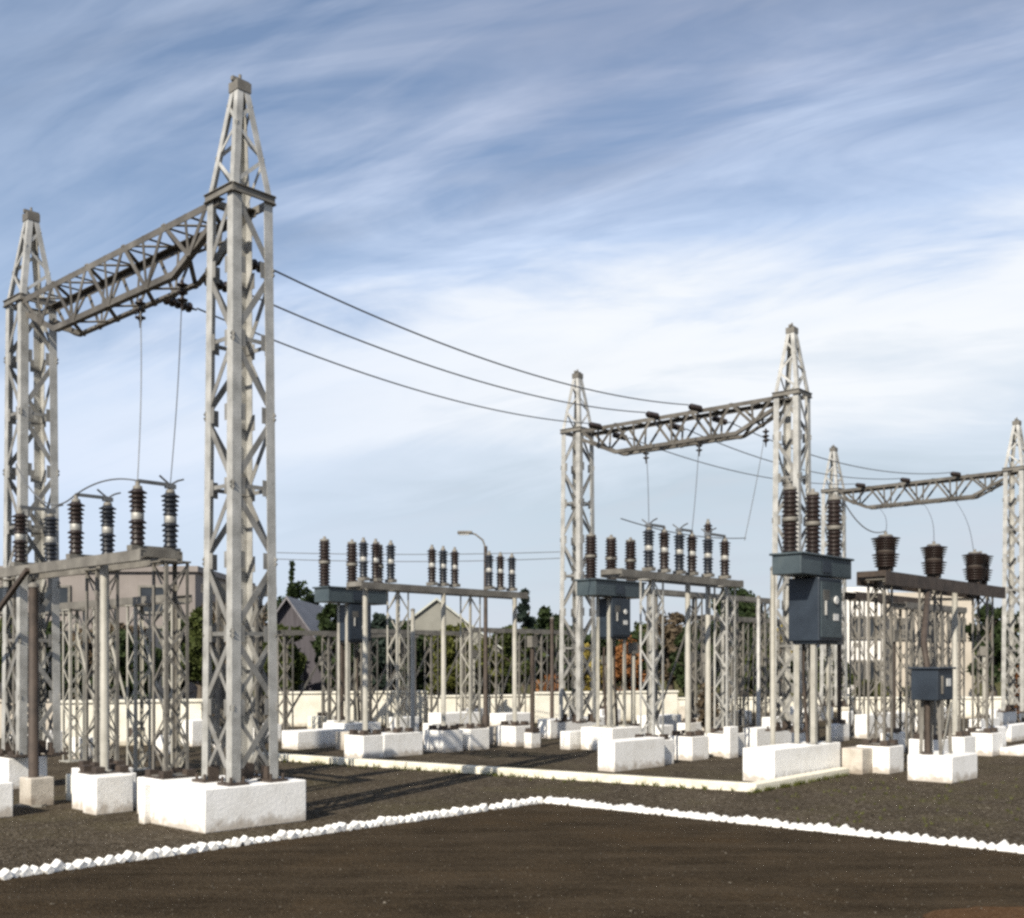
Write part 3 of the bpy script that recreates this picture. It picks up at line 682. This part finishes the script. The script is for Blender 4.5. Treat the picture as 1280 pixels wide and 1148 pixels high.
# ------------------------------------------------------------------ loose poles, lamp post, bus posts
def simple_pole(p, h, r, mat, label, cap=True, arrester=False, name='steel_pole', base=.0):
    g = empty(name, (p.x, p.y, base), 0, label, 'pole')
    m = MB(); m.lathe([(r*2.2, 0), (r*2.2, .03), (r, .04), (r*.92, h)], n=12); m.build('shaft', mat, g)
    m = MB(); m.box((0, 0, .02), (r*5.5, r*5.5, .03)); m.build('base_plate', 'steel_old', g)
    if arrester: post(g, (0, 0, h), .8, .09)
    else:
        m = MB(); m.lathe([(r*1.05, h-.01), (r*1.05, h+.03), (r*.5, h+.06)], n=12); m.build('cap', 'steel_old', g)
    return g
simple_pole(gb(42, 15.4), 3.05, .07, 'rust', 'dark rusty pole in front of the tower at the left edge', base=.0)
simple_pole(gb(966, 20.9), 3.75, .05, 'pole', 'cream pole just left of the blue breaker')
simple_pole(gb(885, 23.6), 4.2, .06, 'pole', 'cream pole carrying one insulator beside the brown shrub', arrester=True)
simple_pole(gb(948, 27.5), 3.6, .05, 'steel', 'slim grey pole in front of the dark tree on the right')
simple_pole(gb(516, 30.0), 3.4, .06, 'pole', 'pale pole standing right of the dark breaker')
simple_pole(gb(690, 33.0), 3.3, .06, 'rust', 'dark short pole in front of the rust orange shrub')
lp = gb(607, 31.0)
g = empty('lamp_post', lp, 0, 'slender lamp post with one curved arm leaning left above the insulators', 'street lamp')
m = MB(); m.lathe([(.10, 0), (.10, .5), (.065, .55), (.05, 5.25)], n=12); m.build('pole', 'rust', g)
m = MB(); m.tube([(0, 0, 5.2), (-.08, 0, 5.42), (-.28, 0, 5.58), (-.42, 0, 5.62)], .025, 8); m.build('arm', 'steel_old', g)
m = MB(); m.box((-.58, 0, 5.63), (.42, .17, .09)); hd = bevel(m.build('lamp_head', 'steel_old', g), .03)
m = MB(); m.box((-.60, 0, 5.58), (.28, .12, .03)); m.build('lens', 'plate', hd)

# ------------------------------------------------------------------ low walls
def wall(px1, py1, px2, py2, h, label, mat='cream', cop=True, pil=0, t=.22):
    a, b = G(px1, py1), G(px2, py2); d = b-a; L = d.length; rz = math.atan2(d.y, d.x)
    g = empty('low_wall', a, rz, label, 'wall', 'low whitewashed walls')
    m = MB(); m.box((L/2, 0, h/2), (L, t, h)); bevel(m.build('wall_body', mat, g), .01)
    if cop: m = MB(); m.box((L/2, 0, h+.035), (L+.06, t+.09, .07)); bevel(m.build('coping', mat, g), .012)
    for i in range(pil):
        m = MB(); x = L*(i+.5)/pil; m.box((x, 0, h/2+.09), (.34, t+.12, h+.18)); bevel(m.build('pillar', mat, g), .012)
    return g
wall(72, 934, 252, 930, 1.03, 'cream low wall with a vent box behind the left isolator')
p = G(175, 934)
m = MB(); m.box((0, -.2, .36), (.32, .16, .22)); tag(m.build('vent_box', 'rust', None, (p.x, p.y, 0), 0), 'small dark vent box fixed low on the cream wall at left', 'vent box')
wall(-160, 925, 70, 922, .95, 'pale low wall continuing past the left edge', 'beige')
wall(344, 909, 533, 906, 1.02, 'pale low wall behind the dark breaker left of centre', 'cream')
wall(536, 900, 664, 898, .78, 'lower cream wall in front of the olive bush')
wall(668, 904, 845, 900, .95, 'cream wall behind the middle gantry tower', 'cream')
wall(848, 892, 1060, 890, .55, 'far low wall in front of the dark tree at right')
wall(1064, 899, 1420, 897, .70, 'cream wall in front of the white house')

# ------------------------------------------------------------------ buildings
def window(root, x, z, w_, h_, y, frame='steel_old'):
    f = MB()
    for sx in (-1, 1): f.box((x+sx*w_/2, y-.02, z), (.10, .12, h_+.1))
    for sz in (-1, 1): f.box((x, y-.02, z+sz*h_/2), (w_-.1, .12, .10))
    f.box((x, y-.015, z), (.05, .06, h_-.1))
    o = f.build('window', frame, root)
    p = MB(); p.box((x, y, z), (w_-.08, .05, h_-.08)); p.build('pane', 'glass', o)
    return o
def building(px1, px2, Y, zt, depth, label, mat, wins, doors=(), roof=None, roofmat='roofgrey', name='building', rz=0, over=.3):
    x1, x2 = (px1-CX)/F*Y, (px2-CX)/F*Y; L = x2-x1
    g = empty(name, (x1, Y, 0), rz, label, 'building')
    m = MB(); m.box((L/2, depth/2, zt/2), (L, depth, zt))
    m.build('wall', mat, g)
    if roof == 'flat':
        m = MB(); m.box((L/2, depth/2, zt+.12), (L+.3, depth+.3, .24)); m.build('parapet', mat, g)
    elif roof:
        rh = roof; m = MB(); t = .09; o = over       # gable, ridge along depth
        prof = [(-o, -o*rh/(L/2)), (L/2, rh), (L+o, -o*rh/(L/2)), (L+o, -o*rh/(L/2)+t), (L/2, rh+t*1.3), (-o, -o*rh/(L/2)+t)]
        vs = [(x, -o, zt+z) for x, z in prof]+[(x, depth+o, zt+z) for x, z in prof]
        fs = [(i, (i+1) % 6, 6+(i+1) % 6, 6+i) for i in range(6)]+[(0, 5, 4, 1), (1, 4, 3, 2), (6, 7, 10, 11), (7, 8, 9, 10)]
        m.add(vs, fs); m.build('roof', roofmat, g)
        m = MB(); m.add([(.01, .02, zt), (L-.01, .02, zt), (L/2, .02, zt+rh-.01)], [(0, 1, 2)]); m.add([(.01, .2, zt), (L-.01, .2, zt), (L/2, .2, zt+rh-.01)], [(2, 1, 0)]); m.build('gable', mat, g)
    for (fx, z, w_, h_) in wins: window(g, fx*L, z, w_, h_, -.02)
    for (fx, w_, h_) in doors:
        m = MB(); m.box((fx*L, -.03, h_/2), (w_, .08, h_)); d = m.build('door', 'shutter', g)
        m = MB()
        for sx in (-1, 1): m.box((fx*L+sx*(w_/2+.06), -.05, h_/2), (.12, .14, h_+.12))
        m.box((fx*L, -.05, h_+.06), (w_, .14, .12)); m.build('frame', 'steel_old', d)
    return g
building(-120, 244, 46, 5.75, 10, 'pale mauve flat-roofed building with tall dark doors behind the left isolator', 'mauve',
   [(.36, 4.6, 1.2, 1.1), (.52, 4.6, 1.2, 1.1), (.86, 4.6, 1.2, 1.1)], [(.80, 2.2, 3.4), (.58, 1.8, 3.3), (.40, 1.6, 3.2)], 'flat', name='building')
building(318, 402, 44, 2.6, 8, 'low dark shed with a grey pitched roof right of the nearest tower', 'darkwall', [], [(.45, 1.3, 2.1)], 1.9, 'roofgrey', name='shed')
building(468, 624, 56, 2.75, 9, 'house with a pale gable and pitched roof behind the olive bush', 'palegable', [(.75, 1.8, 1.0, 1.1)], [], 2.4, 'roofpale', name='house', over=.15)
building(1058, 1105, 48, 5.0, 8, 'narrow white plastered house with dark windows right of the blue breaker', 'housewhite', [(.3, 3.5, .6, .9), (.3, 1.6, .6, .9), (.74, 3.5, .5, .9), (.74, 1.6, .5, .9)], [], 'flat', name='house')
building(1106, 1218, 50, 4.9, 8, 'beige building behind the thick insulators joined to the white house', 'beige', [(.2, 3.5, .7, .9), (.5, 3.5, .7, .9), (.8, 3.5, .7, .9), (.35, 1.4, .7, .9), (.7, 1.4, .7, .9)], [], 'flat', name='building')

# ------------------------------------------------------------------ trees
def crown(cx, cz, rx, rz_, n, leaf, seed, shape='round', clumps=40):
    rnd = random.Random(seed); m = MB(); cl = []
    for i in range(clumps):
        while True:
            p = Vector((rnd.uniform(-1, 1), rnd.uniform(-1, 1), rnd.uniform(-1, 1)))
            if p.length <= 1: break
        p = p*(.55+.45*rnd.random())/max(.3, p.length**.4)
        if shape == 'cone':
            f = max(.06, (1-p.z)/2)**.8; q = Vector((p.x*rx*f, p.y*rx*f, cz+p.z*rz_))
            r = rx*.30*(f+.25)
        else:
            q = Vector((p.x*rx*.88, p.y*rx*.88, cz+p.z*rz_*.9)); r = rx*rnd.uniform(.16, .36)
        cl.append((q, r))
    for i in range(n):
        q, r = rnd.choice(cl)
        d = Vector((rnd.gauss(0, 1), rnd.gauss(0, 1), rnd.gauss(0, 1))).normalized()*r*(rnd.random()**.4)
        c = q+Vector((d.x, d.y, d.z*.8))
        a = Vector((rnd.gauss(0, 1), rnd.gauss(0, 1), rnd.gauss(0, 1))).normalized(); b = a.orthogonal().normalized()
        b = Matrix.Rotation(rnd.uniform(0, 6.28), 3, a) @ b
        s = leaf*rnd.uniform(.6, 1.3)
        m.add([c-a*s, c+b*s*.5, c+a*s, c-b*s*.5], [(0, 1, 2, 3)])
    return m
def tree(px, Y, top, w_, mat, label, seed, shape='round', trunk=.8, n=7500, leaf=.16, name='tree', group=None, clumps=44):
    x = (px-CX)/F*Y; h = EYE+(HZ-top)*Y/F; rx = w_/2*Y/F
    g = empty(name, (x, Y, 0), 0, label, 'tree' if name.endswith('tree') else 'bush', group)
    cb = min(trunk, h*.3)
    cm = crown(0, (h+cb)/2, rx, (h-cb)/2, n, leaf, seed, shape, clumps); cm.build('crown', mat, g)
    m = MB(); rnd = random.Random(seed+99); r = .05+.028*h
    pts = [(rnd.uniform(-.06, .06)*i, rnd.uniform(-.05, .05)*i, (h*.75)*i/5) for i in range(6)]
    m.tube(pts, r, 8, True, r*.25)
    for k in range(7):
        z = cb+(h*.7-cb)*rnd.random(); an = rnd.uniform(0, 6.28); l = rx*rnd.uniform(.5, .85)
        m.tube([(0, 0, z), (math.cos(an)*l*.5, math.sin(an)*l*.5, z+l*.3), (math.cos(an)*l, math.sin(an)*l, z+l*.55)], r*.4, 6, True, r*.1)
    m.build('trunk', 'bark', g)
TG = 'trees behind the yard'
tree(160, 37, 782, 96, 'leaf_dark', 'wide dark tree in front of the tall dark doors of the mauve building', 31, trunk=.3, group=TG)
tree(686, 41, 838, 46, 'leaf_orange', 'rust orange shrub behind the dark short pole', 51, trunk=.1, n=1800, leaf=.08, name='shrub')
tree(500, 47, 758, 70, 'leaf_blue', 'tall bluish tree in front of the pale gabled house', 52, trunk=.3, n=9000, group=TG)
tree(604, 44, 782, 50, 'leaf_olive', 'olive tree at the right corner of the pale gabled house', 53, trunk=.2, group=TG)
tree(640, 48, 768, 60, 'leaf_mid', 'green tree in front of the pointed conifer', 54, trunk=.2, group=TG)
tree(910, 46, 752, 76, 'leaf_dark', 'dark tree right behind the brown shrub', 55, trunk=.2, n=9000, group=TG)
tree(950, 44, 778, 50, 'leaf_mid', 'green tree left of the cream pole', 56, trunk=.2, group=TG)
tree(798, 46, 772, 66, 'leaf_dark', 'dark tree behind the rust coloured bushy tree', 57, trunk=.2, group=TG)
tree(746, 40, 812, 30, 'leaf_yellow', 'low yellow bush right of the small yellow tree', 58, trunk=.1, n=1400, leaf=.08, name='bush')
tree(160, 43, 748, 70, 'leaf_brown', 'tall brownish tree behind the wide dark tree at left', 59, trunk=.3, n=8000, group=TG)
tree(60, 42, 752, 60, 'leaf_mid', 'green tree at the middle of the mauve building', 60, trunk=.3, group=TG)
tree(350, 40, 764, 70, 'leaf_mid', 'green tree in front of the left part of the grey shed', 41, trunk=.3, group=TG)
tree(418, 42, 752, 66, 'leaf_dark', 'dark tree between the grey shed and the dark circuit breaker', 42, trunk=.3, group=TG)
tree(476, 43, 756, 60, 'leaf_blue', 'bluish dark tree just right of the dark circuit breaker', 43, trunk=.3, group=TG)
tree(530, 45, 772, 56, 'leaf_dark', 'dark tree between the bluish tree and the olive bushy tree', 44, trunk=.2, group=TG)
tree(40, 40, 770, 76, 'leaf_dark', 'dark tree behind the gantry tower at the left edge', 45, trunk=.3, group=TG)
tree(110, 41, 762, 60, 'leaf_brown', 'brownish tree behind the pale bare stand at left', 46, trunk=.3, group=TG)
tree(218, 42, 764, 60, 'leaf_dark', 'dark tree at the right corner of the mauve building', 47, trunk=.3, group=TG)
tree(720, 50, 776, 60, 'leaf_dark', 'dark tree behind the yellow tree', 48, trunk=.3, group=TG)
tree(1000, 52, 760, 56, 'leaf_dark', 'dark tree behind the blue breaker cabinet', 49, trunk=.3, group=TG)
tree(602, 47, 796, 46, 'leaf_dark', 'low dark tree right of the olive bushy tree', 32, trunk=.2, group=TG)
tree(862, 45, 770, 56, 'leaf_dark', 'dark tree behind the right end of the row of six insulators', 33, trunk=.3, group=TG)
tree(760, 50, 772, 60, 'leaf_dark', 'dark tree behind the blue cabinet right of the middle gantry tower', 34, trunk=.3, group=TG)
tree(373, 64, 716, 92, 'leaf_dark', 'dark tree rising behind the grey shed roof', 1, trunk=1.2, group=TG)
tree(365, 62, 702, 30, 'leaf_dark', 'thin dark conifer tip poking above the shed', 2, 'cone', clumps=160, n=6000, name='conifer_tree', group=TG)
tree(564, 41, 768, 72, 'leaf_olive', 'olive green bushy tree in front of the pale roofed house', 3, trunk=.1, leaf=.12, group=TG)
tree(656, 56, 728, 58, 'leaf_blue', 'pointed dark conifer left of the middle gantry', 4, 'cone', trunk=.4, n=6500, name='conifer_tree', group=TG)
tree(690, 58, 752, 70, 'leaf_dark', 'round dark tree between the conifer and the middle gantry', 5, trunk=.5, group=TG)
tree(632, 60, 776, 52, 'leaf_mid', 'lower green tree left of the pointed conifer', 6, trunk=.5, group=TG)
tree(730, 42, 796, 44, 'leaf_yellow', 'small yellow tree behind the left tower of the middle gantry', 7, trunk=.5, n=3000, leaf=.10, group=TG)
tree(782, 44, 792, 62, 'leaf_orange', 'rust coloured bushy tree right of the yellow tree', 8, trunk=.4, n=1900, leaf=.10, group=TG)
tree(838, 54, 752, 92, 'leaf_brown', 'thin brownish tree behind the row of six insulators', 9, trunk=.8, n=3200, group=TG)
tree(815, 60, 768, 60, 'leaf_mid', 'green tree partly hidden by the row of six insulators', 10, trunk=.8, n=4000, group=TG)
tree(930, 51, 724, 108, 'leaf_dark', 'large dark tree between the brown shrub and the blue breaker', 11, trunk=.8, n=13000, clumps=70, group=TG)
tree(975, 47, 766, 40, 'leaf_yellow', 'yellowish tree half hidden by the cream pole', 12, trunk=.6, n=1600, leaf=.10, group=TG)
tree(890, 56, 756, 60, 'leaf_dark', 'dark tree left of the large dark tree', 13, trunk=.6, group=TG)
tree(1240, 46, 736, 62, 'leaf_dark', 'tall dark tree left of the far right tower', 14, trunk=.4, n=9000, group=TG)
tree(1262, 50, 752, 60, 'leaf_dark', 'dark tree behind the far right tower', 15, trunk=.6, group=TG)
tree(296, 41, 712, 110, 'leaf_brown', 'brownish tree seen through the nearest lattice tower', 16, trunk=.5, n=10000, group=TG)
tree(250, 40, 752, 56, 'leaf_mid', 'green tree left of the nearest lattice tower', 17, trunk=.6, group=TG)
tree(505, 44, 768, 70, 'leaf_dark', 'dark tree right of the dark circuit breaker', 18, trunk=.4, group=TG)
tree(440, 46, 765, 84, 'leaf_dark', 'dark tree behind the dark circuit breaker', 19, trunk=.4, n=6000, group=TG)
tree(20, 38, 760, 64, 'leaf_mid', 'green tree behind the tower at the left edge', 20, trunk=.5, group=TG)
tree(88, 39, 800, 50, 'leaf_dark', 'low dark tree behind the cream wall at left', 21, trunk=.3, group=TG)
tree(884, 27, 846, 34, 'leaf_brown', 'dry brown shrub beside the far beige plinth', 22, trunk=.2, n=1500, leaf=.07, name='shrub')
tree(1040, 46, 812, 60, 'leaf_mid', 'green tree behind the legs of the blue breaker', 23, trunk=.4, n=3500, group=TG)
tree(1150, 43, 846, 60, 'leaf_olive', 'low olive bush in front of the beige building', 24, trunk=.15, n=2000, leaf=.10, name='bush')
tree(1272, 36, 828, 26, 'leaf_orange', 'rusty orange bush under the far right tower', 25, trunk=.2, n=1200, leaf=.08, name='bush')
tree(1090, 44, 848, 50, 'leaf_olive', 'low olive bush in front of the white house', 26, trunk=.15, n=2000, leaf=.10, name='bush')
# far woods all round the horizon
rnd = random.Random(5); m = MB()
for i in range(26000):
    a = rnd.uniform(-62, 62); d = rnd.uniform(118, 150); t = R(a)
    hh = 5.2+2.6*noise.noise(Vector((a*.35, 0, 0)))+1.2*noise.noise(Vector((a*1.7, 3, 0)))
    c = Vector((math.sin(t)*d, math.cos(t)*d, hh*rnd.random()**.7)); s = rnd.uniform(.35, .8)
    q = Vector((rnd.gauss(0, 1), rnd.gauss(0, 1), rnd.gauss(0, 1))).normalized(); b2 = q.orthogonal().normalized()
    m.add([c-q*s, c+b2*s*.6, c+q*s, c-b2*s*.6], [(0, 1, 2, 3)])
o = m.build('far_woods', 'leaf_mid'); tag(o, 'far dark line of woods along the horizon', 'woods', kind='stuff')
# weeds and loose chippings
m = MB(); rnd = random.Random(12)
def tuft(c, n, h):
    for i in range(n):
        a = rnd.uniform(0, 6.28); l = h*rnd.uniform(.5, 1.1); r0 = rnd.uniform(0, .04)
        p = Vector((c.x+math.cos(a)*r0, c.y+math.sin(a)*r0, .004)); t = Vector((math.cos(a+1.5), math.sin(a+1.5), 0))*.006
        e = p+Vector((math.cos(a)*l*.5, math.sin(a)*l*.5, l))
        m.add([p-t, p+t, e], [(0, 1, 2)])
for i in range(240):
    k = rnd.random(); c = K2.lerp(o1, k) if rnd.random() < .65 else K2.lerp(K3, k)
    c = c-n1*rnd.uniform(.03, .5)*rnd.random(); tuft(c, 9, .09)
for i in range(90):
    px = rnd.uniform(960, 1280); tuft(G(px, rnd.uniform(975, 1035)), 7, .05)
tag(m.build('weeds', 'leaf_olive'), 'sparse low weeds along the kerb and in the gravel', 'weeds', kind='stuff')
m = MB()
for i in range(5200):
    px, py = rnd.uniform(-60, 1340), rnd.uniform(948, 1090); c = G(px, py)
    s = rnd.uniform(.012, .030)
    side = (c-VX); 
    if side.dot(Vector((0, 1, 0))) < -abs(c.x-VX.x)*.72: continue
    vs = [c+Vector((rnd.uniform(-1, 1), rnd.uniform(-1, 1), rnd.uniform(-.2, .9)))*s for _ in range(4)]
    m.add(vs, [(0, 1, 2), (0, 3, 1), (1, 3, 2), (2, 3, 0)])
for i in range(2600):                            # grit, clods and dead leaves on the bare earth
    px, py = rnd.uniform(-60, 1340), rnd.uniform(1010, 1180); c = G(px, py); s_ = rnd.uniform(.004, .014)*(1 if rnd.random() < .95 else 1.8)
    m.add([c+Vector((rnd.uniform(-1, 1), rnd.uniform(-1, 1), rnd.uniform(-.2, .9)))*s_ for _ in range(4)], [(0, 1, 2), (0, 3, 1), (1, 3, 2), (2, 3, 0)])
tag(m.build('chippings', 'chip'), 'loose stone chippings lying on the gravel', 'chippings', kind='stuff')

# ------------------------------------------------------------------ sky and sun
AZ, EL = 205.0, 36.0     # sun azimuth clockwise from the view direction (+Y), elevation
w_ = bpy.data.worlds.new("World"); scene.world = w_; w_.use_nodes = True
t = w_.node_tree; bg = t.nodes['Background']
sky = node(t, 'ShaderNodeTexSky', sky_type='NISHITA', sun_disc=False)
sky.sun_elevation = R(EL); sky.sun_rotation = R(AZ); sky.air_density = 1.0; sky.dust_density = .8; sky.ozone_density = 1.6
bg.inputs[1].default_value = .105
t.links.new(sky.outputs[0], bg.inputs[0])
tc = node(t, 'ShaderNodeTexCoord'); sx = node(t, 'ShaderNodeSeparateXYZ'); t.links.new(tc.outputs['Generated'], sx.inputs[0])
def mth(op, a, b=None, c=None):
    n = node(t, 'ShaderNodeMath', operation=op)
    for i, v in enumerate((a, b, c)):
        if v is None: continue
        if isinstance(v, (int, float)): n.inputs[i].default_value = v
        else: t.links.new(v, n.inputs[i])
    return n.outputs[0]
zz = mth('MAXIMUM', sx.outputs[2], .0); den = mth('ADD', zz, .42)
cxy = node(t, 'ShaderNodeCombineXYZ'); t.links.new(mth('DIVIDE', sx.outputs[0], den), cxy.inputs[0]); t.links.new(mth('DIVIDE', sx.outputs[1], den), cxy.inputs[1])
def clouds(scale, rot, stretch, stops, dist, loc):
    m0 = node(t, 'ShaderNodeMapping'); m0.inputs['Rotation'].default_value = (0, 0, R(rot)); t.links.new(cxy.outputs[0], m0.inputs[0])
    mp = node(t, 'ShaderNodeMapping'); mp.inputs['Scale'].default_value = stretch
    mp.inputs['Location'].default_value = loc
    t.links.new(m0.outputs[0], mp.inputs[0])
    n = node(t, 'ShaderNodeTexNoise', i_Scale=scale, i_Detail=8, i_Roughness=.57, i_Distortion=dist); t.links.new(mp.outputs[0], n.inputs['Vector'])
    return ramp(t, n.outputs[0], stops)
wisp = clouds(3.9, 17, (.55, 1.8, 1), [(.38, (0,)*3), (.68, (1,)*3)], 1.1, (2.3, .4, 0))
fine = clouds(9.5, 24, (.45, 2.2, 1), [(.44, (0,)*3), (.74, (.8,)*3)], .8, (7.3, 1.4, 0))
soft = clouds(1.7, 10, (.7, 1.3, 1), [(.30, (0,)*3), (.70, (1,)*3)], .4, (.6, 1.7, 0))
grey = clouds(2.6, 12, (.5, 1.6, 1), [(.48, (0,)*3), (.70, (.75,)*3)], .5, (5.1, 3.2, 0))
zb = mth('ADD', mth('MULTIPLY_ADD', sx.outputs[0], -.12, zz), mth('MULTIPLY_ADD', soft, -.09, mth('MULTIPLY_ADD', wisp, -.05, .118)))
bank = ramp(t, zb, [(.0, (.92,)*3), (.20, (.90,)*3), (.29, (.97,)*3), (.345, (.80,)*3), (.40, (.38,)*3), (.47, (.14,)*3), (.56, (.05,)*3)])
bcol = ramp(t, zb, [(.08, (.48, .52, .58)), (.18, (.44, .51, .575)), (.235, (.54, .60, .67)), (.28, (.70, .725, .755)), (.325, (.71, .735, .765)), (.38, (.50, .59, .75)), (.46, (.40, .46, .60)), (.55, (.32, .36, .47))])
w1 = mth('MINIMUM', mth('ADD', .08, mth('ADD', mth('MULTIPLY', wisp, .58), mth('MULTIPLY', fine, mth('MULTIPLY_ADD', soft, .5, .16)))), .9)
xm = node(t, 'ShaderNodeMapRange'); t.links.new(sx.outputs[0], xm.inputs[0])
xm.inputs[1].default_value = -.42; xm.inputs[2].default_value = -.10; xm.inputs[3].default_value = .28; xm.inputs[4].default_value = 1
w1 = mth('MULTIPLY', w1, xm.outputs[0])
fac = mth('SUBTRACT', 1.0, mth('MULTIPLY', mth('SUBTRACT', 1.0, bank), mth('SUBTRACT', 1.0, w1)))
bgc = node(t, 'ShaderNodeBackground'); bgc.inputs[1].default_value = 1.0
ccol = node(t, 'ShaderNodeMix', data_type='RGBA'); t.links.new(mth('MULTIPLY', grey, mth('SUBTRACT', 1.0, bank)), ccol.inputs[0])
lf = node(t, 'ShaderNodeMix', data_type='RGBA'); t.links.new(bcol, lf.inputs[6]); lf.inputs[7].default_value = (.52, .60, .74, 1)
lfm = node(t, 'ShaderNodeMapRange'); t.links.new(sx.outputs[0], lfm.inputs[0])
lfm.inputs[1].default_value = -.38; lfm.inputs[2].default_value = .06; lfm.inputs[3].default_value = .8; lfm.inputs[4].default_value = 0
t.links.new(lfm.outputs[0], lf.inputs[0])
t.links.new(lf.outputs[2], ccol.inputs[6]); ccol.inputs[7].default_value = (.24, .26, .31, 1)
t.links.new(ccol.outputs[2], bgc.inputs[0])
ms = node(t, 'ShaderNodeMixShader'); t.links.new(fac, ms.inputs[0]); t.links.new(bg.outputs[0], ms.inputs[1]); t.links.new(bgc.outputs[0], ms.inputs[2])
t.links.new(ms.outputs[0], t.nodes['World Output'].inputs[0])
sl = bpy.data.lights.new('Sun', 'SUN'); sl.energy = 5.0; sl.angle = R(.5); sl.color = (1, .92, .79)
so = bpy.data.objects.new('Sun', sl); COL.objects.link(so)
sd = Vector((math.sin(R(AZ))*math.cos(R(EL)), math.cos(R(AZ))*math.cos(R(EL)), math.sin(R(EL))))
so.rotation_euler = sd.to_track_quat('Z', 'Y').to_euler()
so.location = (0, 0, 30)

vs_ = scene.view_settings; vs_.view_transform = 'Standard'; vs_.look = 'None'; vs_.exposure = .42; vs_.gamma = 1
scene.render.film_transparent = False
scene.render.engine = 'CYCLES'
scene.cycles.max_bounces = 6; scene.cycles.use_denoising = False; scene.cycles.filter_width = 2.8
